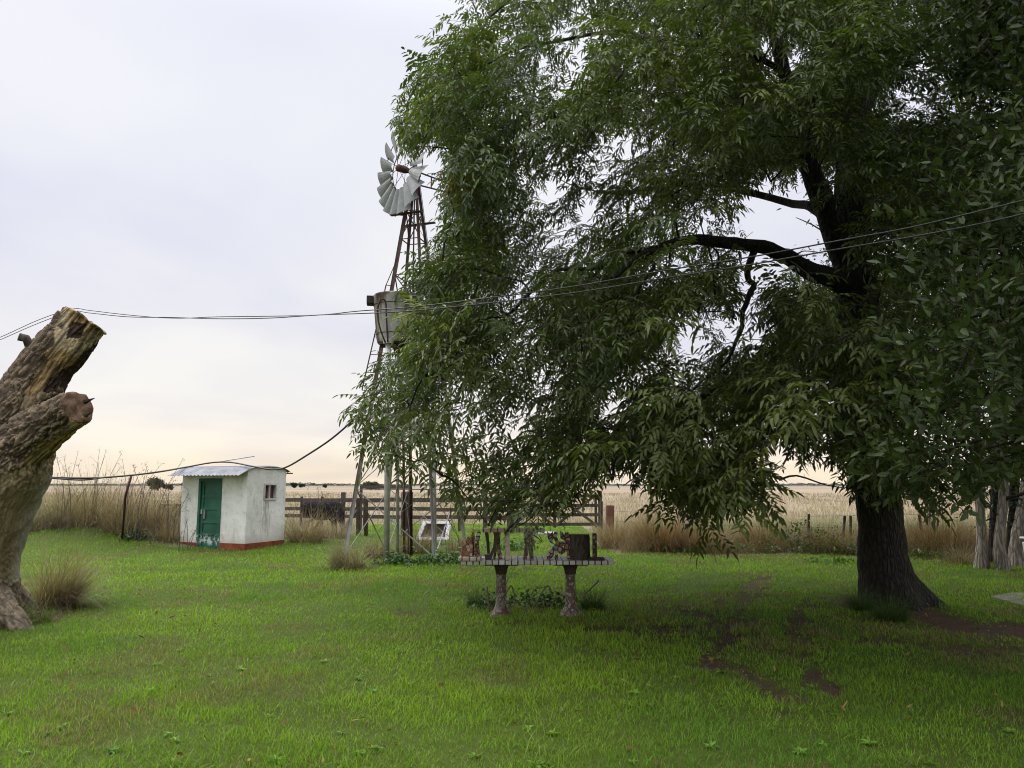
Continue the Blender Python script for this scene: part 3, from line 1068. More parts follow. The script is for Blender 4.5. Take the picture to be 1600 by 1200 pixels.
def place_sprays(name, protos, pos, yaw, pitch, roll, scale, colfn, mat, parent, wood=(0.06, 0.045, 0.03)):
    pos = np.asarray(pos); n = len(pos)
    pick = rng.integers(0, len(protos), n)
    Vs, Fs, Cs, off = [], [], [], 0
    cbase = colfn(pos)
    for k, S in enumerate(protos):
        i = np.where(pick == k)[0]
        if not len(i): continue
        cy, sy = np.cos(yaw[i]), np.sin(yaw[i]); cp, sp = np.cos(pitch[i]), np.sin(pitch[i]); cr, sr = np.cos(roll[i]), np.sin(roll[i])
        # R = Rz(yaw) * Ry(-pitch) * Rx(roll)
        Rm = np.zeros((len(i), 3, 3))
        Rm[:, 0, 0] = cy * cp; Rm[:, 0, 1] = -sy * cr - cy * sp * sr; Rm[:, 0, 2] = sy * sr - cy * sp * cr
        Rm[:, 1, 0] = sy * cp; Rm[:, 1, 1] = cy * cr - sy * sp * sr; Rm[:, 1, 2] = -cy * sr - sy * sp * cr
        Rm[:, 2, 0] = sp; Rm[:, 2, 1] = cp * sr; Rm[:, 2, 2] = cp * cr
        V = np.einsum('nij,vj->nvi', Rm, S.V) * scale[i][:, None, None] + pos[i][:, None, :]
        nv = len(S.V)
        Vs.append(V.reshape(-1, 3).astype(np.float32))
        Fs.append((S.F[None] + (off + np.arange(len(i)) * nv)[:, None, None]).reshape(-1, 4))
        c = cbase[i][:, None, :] * S.tone[None, :, None]
        c = np.where(S.wood[None, :, None], np.array(wood), c)
        Cs.append(c.reshape(-1, 3).astype(np.float32))
        off += nv * len(i)
    return np_mesh(name, np.concatenate(Vs), np.concatenate(Fs), mat, np.concatenate(Cs), parent)


def smooth_path(pts, k=4):
    pts = [Vector(p) for p in pts]
    r = []
    for i in range(len(pts) - 1):
        p0, p1, p2, p3 = pts[max(i - 1, 0)], pts[i], pts[i + 1], pts[min(i + 2, len(pts) - 1)]
        for j in range(k):
            t = j / k
            r.append(0.5 * ((2 * p1) + (p2 - p0) * t + (2 * p0 - 5 * p1 + 4 * p2 - p3) * t * t + (3 * p1 - p0 - 3 * p2 + p3) * t ** 3))
    r.append(pts[-1])
    return r


def lerp_list(v, k):
    r = []
    for i in range(len(v) - 1):
        for j in range(k): r.append(v[i] + (v[i + 1] - v[i]) * j / k)
    r.append(v[-1])
    return r


def remeshed(mb, voxel, smooth_it=3):
    """union of the collected shapes as one continuous skin -> V, F(list)"""
    me = bpy.data.meshes.new('tmp'); me.from_pydata([tuple(v) for v in mb.v], [], mb.f); me.update()
    o = bpy.data.objects.new('tmp', me); C.objects.link(o)
    md = o.modifiers.new('r', 'REMESH'); md.mode = 'VOXEL'; md.voxel_size = voxel
    if smooth_it:
        m2 = o.modifiers.new('s', 'SMOOTH'); m2.iterations = smooth_it; m2.factor = 0.5
    dg = bpy.context.evaluated_depsgraph_get(); dg.update()
    e = o.evaluated_get(dg).to_mesh()
    V = np.zeros(len(e.vertices) * 3); e.vertices.foreach_get('co', V); V = V.reshape(-1, 3)
    Nn = np.zeros(len(e.vertices) * 3); e.vertices.foreach_get('normal', Nn); Nn = Nn.reshape(-1, 3)
    F = np.array([tuple(p.vertices) for p in e.polygons if len(p.vertices) == 4]); F3 = np.array([tuple(p.vertices) for p in e.polygons if len(p.vertices) == 3]).reshape(-1, 3)
    o.evaluated_get(dg).to_mesh_clear()
    bpy.data.objects.remove(o); bpy.data.meshes.remove(me)
    return V, Nn, F, F3


def seg_dirs(V, segs):
    """direction of the skeleton segment nearest to each vertex"""
    best = np.full(len(V), 1e9); D = np.zeros((len(V), 3))
    for a, b in segs:
        a, b = np.array(a), np.array(b); d = b - a; L2 = d @ d
        t = np.clip(((V - a) @ d) / L2, 0, 1)
        q = np.linalg.norm(V - a - t[:, None] * d, axis=1)
        k = q < best
        best[k] = q[k]; D[k] = d / math.sqrt(L2)
    return D


def furrows(V, segs, around, along):
    D = seg_dirs(V, segs)
    a = np.sum(V * D, 1)[:, None]
    q = (V - D * a) * around + D * a * along
    n = vn3(q + 100) * 0.65 + vn3(q * 2.1 + 40) * 0.35
    return 1 - np.abs(2 * n - 1), n


# ------------------------------------------------------------------ the big ash tree
def build_ash():
    root = empty('ash_tree', (TRX, TRY, 0), 'big spreading ash tree with dark trunk and drooping green crown over the lawn', 'tree')
    D = TRY
    sc = FPX / D
    mb = MB()
    def pr(px, py, r, d=D): return P(px, py, d), r / FPX * d
    trunk = [(1398, 985, 74), (1393, 955, 54), (1388, 930, 44), (1383, 895, 37.5), (1378, 850, 34), (1374, 800, 31.5), (1362, 700, 29.5), (1346, 590, 28), (1334, 480, 29), (1331, 400, 30), (1331, 330, 28), (1332, 250, 23.5), (1339, 160, 18), (1350, 40, 14), (1345, -120, 11), (1335, -300, 8)]
    tp = [pr(*q)[0] for q in trunk]; tr = [pr(*q)[1] for q in trunk]
    segs = list(zip(tp[:-1], tp[1:]))
    mb.tube(smooth_path(tp, 3), lerp_list(tr, 3), 18, True, 0.10, 3)
    # root flares
    for dx, dy, r in ((0.62, -0.12, 0.17), (-0.36, -0.22, 0.13), (0.2, -0.42, 0.14), (-0.1, 0.4, 0.14), (0.5, 0.35, 0.13)):
        b = Vector((TRX, TRY, 0))
        mb.tube([b + Vector((dx * 0.35, dy * 0.35, 0.42)), b + Vector((dx * 0.62, dy * 0.62, 0.17)), b + Vector((dx * 0.95, dy * 0.95, 0.0)), b + Vector((dx * 1.25, dy * 1.25, -0.14))], [r * 0.8, r, r * 0.85, r * 0.5], 10)
    # the fork at the left
    fork = [(1326, 430, 19, D), (1302, 355, 19, D - .1), (1274, 287, 16.5, D - .2), (1252, 220, 13, D - .3), (1225, 110, 10.5, D - .5), (1190, -40, 8.5, D - .6), (1150, -200, 7, D - .6)]
    fork2 = [(1331, 265, 15, D), (1316, 205, 14, D + .1), (1290, 160, 12, D + .3), (1255, 130, 9, D + .5), (1220, 118, 6, D + .6)]
    fork3 = [(1338, 200, 12, D), (1358, 150, 10, D + .2), (1390, 60, 9, D + .5), (1430, -60, 7, D + .9), (1470, -220, 6, D + 1.2)]
    arch = [(1335, 455, 17, D), (1290, 434, 16, D - .25), (1250, 412, 13.5, D - .6), (1215, 395, 11.5, D - .9), (1180, 384, 10.5, D - 1.2), (1120, 377, 9.5, D - 1.5), (1060, 378, 8, D - 1.8), (1020, 390, 6, D - 2), (985, 412, 4, D - 2.2), (940, 440, 3, D - 2.4)]
    limbs_in = [fork, fork2, fork3]
    for L in limbs_in:
        pts = [P(q[0], q[1], q[3]) for q in L]; rr = [q[2] / FPX * q[3] for q in L]
        segs += list(zip(pts[:-1], pts[1:]))
        mb.tube(smooth_path(pts, 3), lerp_list(rr, 3), 12, True, 0.08, 5)
    V, Nn, F, F3 = remeshed(mb, 0.026, 3)
    rid, n = furrows(V, segs, 9, 2.2)
    V = V + Nn * ((rid - 0.5) * 0.02 + (vn3(V * 2.2 + 9) - 0.5) * 0.035)[:, None]
    np_mesh('trunk', V, F, M['bark'], None, root, True, F3)

    def limb(L, n=10):
        pts = smooth_path([P(q[0], q[1], q[3]) for q in L], 2); rr = lerp_list([q[2] / FPX * q[3] for q in L], 2)
        for i in range(2, len(pts) - 1): pts[i] = pts[i] + Vector((random.uniform(-1, 1), random.uniform(-1, 1), random.uniform(-1, 1))) * (0.11 if L is not arch and L is not others[0] else 0.025)
        m = MB(); m.tube(smooth_path(pts, 3), lerp_list(rr, 3), n, True, 0.12, 8)
        m.build('limb', M['bark'], root, True)
        return pts
    skel = [P(q[0], q[1], q[3]) for L in limbs_in for q in L[1:]] + [q for q in tp[7:]]
    others = [
        [(1180, 388, 6, D - 1.2), (1168, 425, 5.2, D - 1.25), (1176, 448, 4.8, D - 1.25), (1166, 475, 4.5, D - 1.3), (1158, 510, 3.5, D - 1.4), (1140, 560, 2.5, D - 1.6), (1100, 600, 1.8, D - 1.8)],
        [(1060, 379, 5, D - 1.8), (1035, 398, 4.5, D - 1.9), (1015, 420, 3, D - 2.1), (985, 470, 2.2, D - 2.2), (950, 540, 1.6, D - 2.4)],
        [(1020, 388, 4.5, D - 2.0), (960, 400, 3.5, D - 2.2), (880, 430, 3, D - 2.5), (800, 480, 2.2, D - 2.6), (720, 560, 1.8, D - 2.6), (640, 640, 1.3, D - 2.6)],
        [(1228, 115, 9, D - .5), (1140, 70, 7.5, D - .9), (1010, 50, 6, D - 1.2), (880, 60, 4.5, D - 1.3), (760, 90, 3, D - 1.2), (680, 130, 2, D - 1)],
        [(1338, 520, 10, D), (1290, 560, 8, D - .6), (1220, 590, 6.5, D - 1.1), (1130, 610, 5, D - 1.5), (1040, 640, 4, D - 1.8), (950, 690, 2.8, D - 2), (880, 750, 1.8, D - 2.1)],
        [(1350, 300, 11, D), (1420, 250, 9, D + .2), (1520, 200, 7, D + .3), (1660, 160, 5, D + .3), (1800, 150, 3, D + .2)],
        [(1350, 330, 9, D), (1390, 360, 7, D - .4), (1460, 350, 5, D - .9), (1560, 330, 3.5, D - 1.3)],
        [(1330, 380, 9, D), (1270, 330, 7.5, D + .9), (1180, 300, 6, D + 1.9), (1060, 290, 4.5, D + 2.5), (940, 300, 3, D + 2.8)],
        [(1345, 560, 8, D), (1310, 600, 6.5, D + .8), (1220, 640, 5, D + 1.5), (1100, 660, 3.5, D + 1.9), (980, 690, 2, D + 2.1)],
        [(1360, 420, 8, D), (1375, 500, 5.5, D - 1), (1400, 600, 4, D - 1.7), (1430, 690, 2.5, D - 2)],
        [(1345, 120, 9, D), (1330, 60, 7, D - 1), (1290, 0, 6, D - 1.9), (1230, -80, 4.5, D - 2.6)],
    ]
    others = [[(a, b, r * (0.62 if i == 3 else 1), d) for a, b, r, d in L] for i, L in enumerate(others)]
    skel += limb(arch)
    for L in others: skel += limb(L, 8)
    skel = np.array(skel)

    # crown: leafy boughs filling the volume round the limbs
    poly = [(700, -60), (688, 30), (712, 85), (668, 92), (632, 140), (618, 215), (640, 262), (672, 245), (690, 235), (688, 300), (704, 345), (690, 385), (655, 405), (636, 440), (660, 520), (640, 545), (628, 575), (592, 605), (562, 650), (548, 700), (576, 738), (620, 740), (650, 735), (640, 790), (672, 822), (700, 862), (730, 850), (760, 838), (835, 832), (905, 818), (932, 782), (985, 738), (1035, 765), (1062, 812), (1120, 830), (1190, 805), (1222, 745), (1300, 742), (1345, 785), (1385, 806), (1440, 792), (1490, 800), (1560, 780), (1800, 720), (2100, 500), (2200, 100), (2000, -500), (1500, -900), (1000, -650), (760, -250)]
    gaps = [(1222, 108, 28, 24, .85), (1225, 345, 78, 42, .97), (1195, 425, 34, 34, .92), (1185, 505, 22, 50, .8), (1115, 545, 50, 26, .75), (962, 642, 26, 20, .9), (1107, 732, 22, 18, .92),
            (1214, 722, 30, 24, .85), (1440, 165, 50, 28, .75), (1535, 190, 40, 24, .7), (1405, 175, 18, 26, .5), (738, 640, 30, 20, .7), (835, 662, 20, 14, .8), (922, 352, 30, 16, .6), (990, 335, 25, 14, .4),
            (892, 122, 22, 14, .7), (790, 60, 22, 18, .5), (1440, 700, 20, 15, .6), (1060, 580, 24, 20, .7), (1005, 580, 22, 20, .6), (990, 700, 22, 16, .4), (1480, 90, 40, 24, .5), (1415, 30, 30, 20, .5),
            (1290, 640, 22, 16, .5), (1240, 590, 24, 18, .4), (820, 135, 22, 12, .6), (1100, 470, 26, 18, .4), (1165, 460, 20, 30, .6), (700, 690, 20, 14, .6), (725, 735, 20, 12, .6), (1285, 720, 26, 18, .5), (975, 260, 20, 10, .3), (676, 826, 34, 26, .97), (684, 275, 14, 26, .97), (655, 300, 20, 24, .9), (655, 780, 26, 30, .8), (1020, 470, 16, 12, .6), (1070, 520, 18, 14, .6), (905, 560, 18, 12, .5), (870, 640, 18, 14, .6), (1150, 650, 16, 14, .5), (1290, 590, 14, 18, .5), (780, 330, 16, 12, .5), (850, 420, 14, 10, .5)]

    def gapk(px, py):
        k = np.ones(len(px))
        for gx, gy, a, b, s in gaps:
            q = ((px - gx) / (a + 12)) ** 2 + ((py - gy) / (b + 12)) ** 2
            k *= 1 - s * (1 - sstep(0.75, 1.2, q))
        return k
    # bough centres
    cand = []
    tries = 0
    cx, cy_, R = TRX - 0.9, TRY, 7.0
    while len(cand) < 730 and tries < 90000:
        tries += 1
        px = random.uniform(540, 2150); py = random.uniform(-850, 870)
        low = random.random() < 0.22
        if low: px, py = random.uniform(880, 1370), random.uniform(430, 850)
        elif random.random() < 0.1: px, py = random.uniform(620, 780), random.uniform(60, 640)
        elif random.random() < 0.22: px, py = random.uniform(1120, 1560), random.uniform(-90, 260)
        if not inpoly([px], [py], poly)[0]: continue
        inframe = -60 < py < 900 and px < 1640
        if not inframe and random.random() < 0.6: continue
        p = P(px, py, D)
        h = math.sqrt(max(0.0, 1 - ((p.x - cx) / R) ** 2))
        half = 3.4 * h + 0.5
        d = D + random.uniform(-1, 1) * half - 0.2
        if py > 640: d = min(d, D + 1.0)
        if py > 740: d = min(d, D + 0.2)
        q = P(px, py, d)
        if q.z < 0.9: continue
        rmin = 0.42 if low else 0.55 if inframe else 0.95
        if any((q - c[0]).length < rmin for c in cand): continue
        cand.append((q, random.uniform(0.5, 0.8)))
    tw = MB()
    pos, bc = [], []
    d0 = [np.linalg.norm(skel - np.array(c), axis=1).min() for c, r in cand]
    nodes = list(skel)
    for ci in np.argsort(d0):
        c, r = cand[ci]
        na_ = np.array(nodes)
        k = np.argmin(np.linalg.norm(na_ - np.array(c), axis=1) + 0.35 * np.maximum(0, na_[:, 2] - c.z))
        s = Vector(nodes[k]); nodes.append(np.array(c))
        j = lambda a: Vector((random.uniform(-a, a), random.uniform(-a, a), random.uniform(-a, a)))
        L_ = (c - s).length
        gx_, gy_, _ = proj(np.array([tuple(s.lerp(c, .35)), tuple(s.lerp(c, .7)), tuple(c)]))
        if gapk(gx_, gy_).min() > 0.5: tw.tube(smooth_path([s, s.lerp(c, .3) + j(.08 * L_) + Vector((0, 0, .12 * L_)), s.lerp(c, .65) + j(.1 * L_) + Vector((0, 0, .10 * L_)), c], 3), lerp_list([0.013, 0.010, 0.007, 0.004], 3), 5, False)
        n = int((7.0 if c.z < 4 else 12) * (r / 0.62) ** 2)
        for _ in range(n):
            v = Vector((random.gauss(0, 1), random.gauss(0, 1), random.gauss(0, 1))).normalized() * (random.random() ** 0.5) * r
            v.z *= 0.8
            pos.append(c + v); bc.append(c)
    pos = np.array(pos); bc = np.array(bc)
    px, py, f = proj(pos)
    out = pos - np.array((TRX, TRY, 5.0)); out2 = pos - bc
    dirv = out / np.linalg.norm(out, axis=1)[:, None] + 0.9 * out2 / (np.linalg.norm(out2, axis=1)[:, None] + 1e-6)
    yaw = np.arctan2(dirv[:, 1], dirv[:, 0]) + rng.normal(0, 0.5, len(pos))
    pitch = rng.normal(-0.15, 0.3, len(pos)); roll = rng.normal(0, 0.25, len(pos))
    # twigs must not poke out of the crown: move the sprig back by half its length
    pos = pos - 0.25 * np.stack([np.cos(yaw), np.sin(yaw), -0.15 * np.ones(len(yaw))], 1)
    for attempt in range(5):
        dv = np.stack([np.cos(yaw) * np.cos(pitch), np.sin(yaw) * np.cos(pitch), np.sin(pitch)], 1)
        mid = pos + dv * 0.28 + np.array((0, 0, -0.10)); tip = pos + dv * 0.45 + np.array((0, 0, -0.36))
        k = np.ones(len(pos), bool)
        for q in (pos, mid, tip):
            px, py, f = proj(q)
            k &= inpoly(px + rng.normal(0, 5, len(px)), py + rng.normal(0, 5, len(px)), poly) & (q[:, 2] > 0.6)
        if attempt == 4: break
        yaw = np.where(k, yaw, rng.uniform(-PI, PI, len(yaw)))          # turn a sprig that would stick out of the crown
        pos = np.where(k[:, None], pos, bc + (pos - bc) * 0.9)
    px, py, f = proj(mid)
    k &= rng.random(len(px)) < gapk(px, py)
    front = mid[:, 1] < D + 0.15
    bare = np.zeros(len(px))
    for line, w in ((trunk[3:], 1.25), (fork[:4], 1.1), (arch, 2.1), (others[0], 3)):
        for a, b in zip(line[:-1], line[1:]):
            if line is trunk[3:] or line[0] is trunk[3]:
                if not (190 < a[1] < 500): continue
            if line is arch and a[0] < 1030: continue
            dx, dy = b[0] - a[0], b[1] - a[1]
            t = np.clip(((px - a[0]) * dx + (py - a[1]) * dy) / (dx * dx + dy * dy), 0, 1)
            dd = np.hypot(px - a[0] - t * dx, py - a[1] - t * dy) / (a[2] * w + 6)
            bare = np.maximum(bare, 1 - sstep(0.8, 1.4, dd))
    k &= ~front | (rng.random(len(px)) > bare * (0.72 + 0.21 * (py > 330)))
    px, py, f = proj(tip)
    k &= rng.random(len(px)) < 0.04 + 0.96 * gapk(px, py)
    inside = (px > -50) & (px < 1680) & (py > -80)
    k &= inside | (rng.random(len(px)) < 0.7)
    pos, yaw, pitch, roll = pos[k], yaw[k], pitch[k], roll[k]
    protos = [ash_spray(random.Random(100 + i)) for i in range(24)]

    def colf(p):
        n = fb2(p[:, 0] * 0.7 + 3, p[:, 2] * 0.7 + p[:, 1] * 0.4, 3)
        r = rng.random(len(p))
        g = np.stack([0.052 + 0.038 * r + 0.07 * (n - 0.5), 0.076 + 0.040 * r + 0.07 * (n - 0.5), 0.019 + 0.010 * r], 1)
        g = np.clip(g, 0.012, 1)
        yel = (rng.random(len(p)) < 0.0012)[:, None]
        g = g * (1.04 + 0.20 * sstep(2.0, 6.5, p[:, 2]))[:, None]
        lime = (rng.random(len(p)) < 0.05)[:, None]
        g = np.where(lime, g * np.array((1.7, 1.5, 0.8)), g)
        return np.where(yel, np.array((0.17, 0.10, 0.025)), g)
    open('/tmp/log.txt','a').write('ash %d %d\n' % (len(cand), len(pos)))
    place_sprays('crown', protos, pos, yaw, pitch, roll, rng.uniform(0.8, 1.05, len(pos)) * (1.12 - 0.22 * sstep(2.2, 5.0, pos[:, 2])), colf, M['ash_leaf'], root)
    tw.build('twigs', M['bark'], root, True)


build_ash()


# ------------------------------------------------------------------ near broad-leaved tree at the right, trunk outside the picture
def build_laurel():
    base = Vector((6.3, 5.6, 0))
    root = empty('broadleaf_tree', base, 'near evergreen with broad glossy oval leaves reaching in at the right edge', 'tree')
    m = MB()
    m.tube(smooth_path([base + Vector((0, 0, -0.1)), base + Vector((-0.05, 0, 1.2)), base + Vector((-0.25, .1, 2.6)), base + Vector((-0.3, .2, 4.4)), base + Vector((-.2, .2, 6.5))], 4), lerp_list([0.24, 0.18, 0.15, 0.10, 0.04], 4), 14, True, 0.1)
    m.build('trunk', M['bark'], root, True)
    poly = [(1470, 20), (1480, 60), (1455, 170), (1462, 250), (1425, 330), (1448, 420), (1462, 470), (1432, 560), (1450, 650), (1420, 710), (1450, 765), (1470, 785), (1480, 800), (1520, 790), (1580, 770), (2300, 750), (2500, 300), (2200, -300), (1600, -350), (1440, -100)]
    skel = []
    for L in ([(0, 0, 1.6), (-0.7, -.2, 1.9), (-1.6, -.3, 2.0), (-2.2, -.3, 1.9)], [(-.1, 0, 2.2), (-.9, 0, 2.7), (-1.8, .1, 2.9), (-2.6, .1, 2.9)], [(-.2, .1, 3.0), (-1.0, -.2, 3.6), (-1.8, -.4, 3.9), (-2.5, -.4, 4.1)], [(-.3, .2, 3.8), (-.8, -.5, 4.6), (-1.5, -.8, 5.0)], [(-.1, 0, 2.0), (-.2, -.9, 2.5), (-.4, -1.7, 2.8)], [(-.2, .1, 3.2), (0.6, .6, 3.8), (1.3, .9, 4.2)]):
        pts = [base + Vector(q) for q in L]
        b = MB(); b.tube(smooth_path(pts, 4), lerp_list([0.07 - 0.055 * i / (len(pts) - 1) for i in range(len(pts))], 4), 8)
        b.build('limb', M['bark'], root, True)
        skel += smooth_path(pts, 3)
    skel = np.array([tuple(q) for q in skel])
    cand = []
    t = 0
    while len(cand) < 120 and t < 30000:
        t += 1
        px, py = random.uniform(1360, 2450), random.uniform(-340, 800)
        if not inpoly([px], [py], poly)[0]: continue
        d = random.uniform(4.5, 7.0)
        if px > 1900 and random.random() < .5: continue
        q = P(px, py, d)
        if q.z < 1.25: continue
        if any((q - c).length < 0.36 for c in cand): continue
        cand.append(q)
    # unseen boughs added overhead, out of view, to shade the foreground
    over = []
    t = 0
    for L in ([(-.2, .2, 5.6), (-1.8, -1.0, 6.4), (-4.0, -2.2, 6.9), (-6.6, -3.0, 6.8), (-9.0, -3.4, 6.5)], [(-.2, .2, 5.0), (-1.2, -2.4, 6.0), (-2.6, -5.2, 6.6), (-4.0, -7.6, 6.4)], [(-.25, .2, 6.0), (-2.6, .0, 7.2), (-5.0, -.4, 7.6), (-7.8, -.9, 7.2)]):
        pts = [base + Vector(q) for q in L]
        b = MB(); b.tube(smooth_path(pts, 4), lerp_list([0.085 - 0.065 * i / (len(pts) - 1) for i in range(len(pts))], 4), 8)
        b.build('limb', M['bark'], root, True)
        skel = np.concatenate([skel, np.array([tuple(q) for q in smooth_path(pts, 3)])])
    while len(over) < 95 and t < 20000:
        t += 1
        q = Vector((random.uniform(-5.5, 7.5), random.uniform(-4.5, 4.6), random.uniform(5.0, 7.8)))
        if q.y > 0.3:
            a_, b_, f_ = proj(np.array([q]))
            if b_[0] > -420: continue
        if any((q - c).length < 0.62 for c in over): continue
        over.append(q)
    ncan = len(cand)
    cand = cand + over
    tw = MB(); pos, bc, big_ = [], [], []
    for ci, c in enumerate(cand):
        s = Vector(skel[np.argmin(np.linalg.norm(skel - np.array(c), axis=1))])
        tw.tube(smooth_path([s, (s + c) / 2 + Vector((0, 0, 0.12)), c], 3), lerp_list([0.014, 0.01, 0.005], 3), 5, False)
        for _ in range(26):
            v = Vector((random.gauss(0, 1), random.gauss(0, 1), random.gauss(0, 1))).normalized() * random.random() ** .5 * 0.42
            pos.append(c + v * (1.5 if ci >= ncan else 1)); bc.append(c); big_.append(ci >= ncan)
    pos = np.array(pos); bc = np.array(bc); big_ = np.array(big_)
    px, py, f = proj(pos)
    gk = np.ones(len(px))
    for gx, gy, a, b, s in ((1440, 165, 60, 40, .95), (1535, 190, 46, 30, .85), (1400, 485, 22, 30, .8), (1480, 90, 34, 20, .6), (1390, 420, 20, 20, .8), (1570, 330, 12, 12, .5)):
        gk *= 1 - s * (1 - sstep(0.7, 1.3, ((px - gx) / a) ** 2 + ((py - gy) / b) ** 2))
    k = (inpoly(px, py, poly) & (rng.random(len(px)) < gk)) | big_
    pos, bc, big_ = pos[k], bc[k], big_[k]
    o2 = pos - bc
    yaw = np.arctan2(o2[:, 1] - 0.05, o2[:, 0] - 0.15) + rng.normal(0, 0.5, len(pos))
    pitch = rng.normal(0.55, 0.5, len(pos)); roll = rng.uniform(-PI, PI, len(pos))
    protos = [broad_spray(random.Random(300 + i)) for i in range(12)]

    def colf(p):
        r = rng.random(len(p)); g = np.stack([0.030 + 0.022 * r, 0.050 + 0.028 * r, 0.014 + 0.006 * r], 1)
        ye = (rng.random(len(p)) < 0.03)[:, None]
        return np.where(ye, np.array((0.10, 0.13, 0.03)), g)
    open('/tmp/log.txt','a').write('laurel %d %d\n' % (len(cand), len(pos)))
    place_sprays('crown', protos, pos, yaw, pitch, roll, rng.uniform(0.85, 1.15, len(pos)) * np.where(big_, 1.45, 1.0), colf, M['laurel_leaf'], root)
    tw.build('twigs', M['bark'], root, True)


build_laurel()


# ------------------------------------------------------------------ trees behind, at the right
def back_tree(name, label, stems, poly, drange, n, col, zmin=1.0, bark='pale_bark', gaps=(), leaf=(0.12, 0.045), cat='tree', rmin=0.7, per=16, twigs=True):
    b0 = stems[0][0][0]
    root = empty(name, (b0[0], b0[1], 0), label, cat, 'trees behind the lawn')
    skel = []
    for pts, rad in stems:
        pts = [Vector(p) for p in pts]
        m = MB(); m.tube(smooth_path(pts, 4), lerp_list(rad, 4), 12, True, 0.22, random.randint(0, 99))
        m.build('trunk', M[bark], root, True)
        skel += smooth_path(pts, 3)
    skel = np.array([tuple(q) for q in skel]); zt = skel[:, 2].max()
    cand = []; t = 0
    while len(cand) < n and t < 20000:
        t += 1
        px = random.uniform(min(q[0] for q in poly), max(q[0] for q in poly)); py = random.uniform(min(q[1] for q in poly), max(q[1] for q in poly))
        if not inpoly([px], [py], poly)[0]: continue
        q = P(px, py, random.uniform(*drange))
        if q.z < zmin: continue
        if any((q - c).length < rmin for c in cand): continue
        cand.append(q)
    tw = MB(); pos = []
    for c in cand:
        s = Vector(skel[np.argmin(np.linalg.norm(skel - np.array(c), axis=1) + np.maximum(0, skel[:, 2] - c.z))])
        if twigs: tw.tube(smooth_path([s, (s + c) / 2 + Vector((0, 0, 0.2)), c], 3), lerp_list([0.04, 0.025, 0.01], 3), 5, False)
        for _ in range(per):
            v = Vector((random.gauss(0, 1), random.gauss(0, 1), random.gauss(0, 1))).normalized() * random.random() ** .5 * rmin * 1.15
            pos.append(c + v)
    pos = np.array(pos)
    px, py, f = proj(pos)
    k = inpoly(px, py, poly)
    gk = np.ones(len(px))
    for gx, gy, a, b, s in gaps:
        gk *= 1 - s * (1 - sstep(0.7, 1.3, ((px - gx) / a) ** 2 + ((py - gy) / b) ** 2))
    k &= rng.random(len(px)) < gk
    pos = pos[k]
    protos = [mass_spray(random.Random(500 + i), 26, leaf[0], leaf[1], rmin * 0.75) for i in range(8)]
    colf = lambda p: np.array(col) * (0.7 + 0.6 * rng.random((len(p), 1)))
    nn = len(pos)
    place_sprays('crown', protos, pos, rng.uniform(-PI, PI, nn), rng.normal(0, .3, nn), rng.normal(0, .3, nn), rng.uniform(.8, 1.2, nn), colf, M['dark_leaf'], root)
    if twigs: tw.build('twigs', M['bark'], root, True)
    return root


GAPS_BACK = ((1222, 108, 40, 36, 1), (1225, 345, 66, 40, 1), (1195, 430, 40, 34, 1), (1440, 165, 62, 40, .95), (1535, 190, 48, 32, .85), (1400, 485, 16, 20, .7), (1390, 745, 20, 20, .9))
_s = []
for px, w, lean, yb in ((1534, 6.5, -3, 888), (1568, 7, 0, 890), (1594, 9, 8, 884), (1634, 12, 16, 886)):
    b = G(px, yb); d = b.y
    r = w / FPX * d
    _s.append(([b + Vector((0, 0, -0.1)), b + Vector((random.uniform(-.05, .05), 0, 0.5)), P(px + lean, 780, d), P(px + lean * 3, 640, d), P(px + lean * 6, 420, d), P(px + lean * 8, 200, d)], [r * 1.9, r * 1.1, r, r * .85, r * .6, r * .25]))
back_tree('evergreen_tree', 'dark evergreen with several pale leaning stems behind the big trunk', _s,
          [(1440, 790), (1405, 740), (1390, 640), (1372, 520), (1380, 380), (1340, 300), (1380, 100), (1400, -50), (1500, -300), (2100, -300), (2200, 700), (1700, 800), (1560, 806), (1500, 790)], (13.5, 18.5), 130, (0.022, 0.035, 0.02), 1.35, gaps=GAPS_BACK, rmin=0.75, per=17)
_s2 = []
for px, w in ((1551, 6), (1581, 7), (1612, 12)):
    b = G(px, 880); d = b.y; r = w / FPX * d
    _s2.append(([b + Vector((0, 0, -.1)), P(px + 2, 800, d), P(px + 10, 640, d), P(px + 25, 420, d), P(px + 30, 200, d)], [r * 1.2, r, r * .9, r * .6, r * .3]))
back_tree('evergreen_tree', 'dark stemmed evergreen standing among the pale stems at the right edge', _s2,
          [(1500, 780), (1460, 700), (1450, 560), (1440, 300), (1500, 100), (1560, -200), (2100, -200), (2100, 700), (1700, 800), (1560, 812)], (14.5, 18), 60, (0.022, 0.033, 0.02), 1.3, bark='bark', gaps=GAPS_BACK, rmin=0.8, per=15)
back_tree('leafy_tree', 'yellowish green tree seen between the limbs beyond the big trunk',
          [([Vector((10.35, 21, -.1)), Vector((10.25, 21, 2.5)), Vector((9.9, 21, 5)), Vector((9.5, 21, 8))], [.2, .16, .12, .05])],
          [(1290, 300), (1215, 320), (1240, 345), (1290, 420), (1300, 470), (1250, 500), (1290, 560), (1420, 600), (1560, 500), (1600, 250), (1480, 230), (1400, 260), (1350, 220)], (19.5, 23), 46, (0.05, 0.07, 0.022), 1.5, bark='bark', gaps=GAPS_BACK, leaf=(0.15, 0.05), rmin=0.9, per=16)


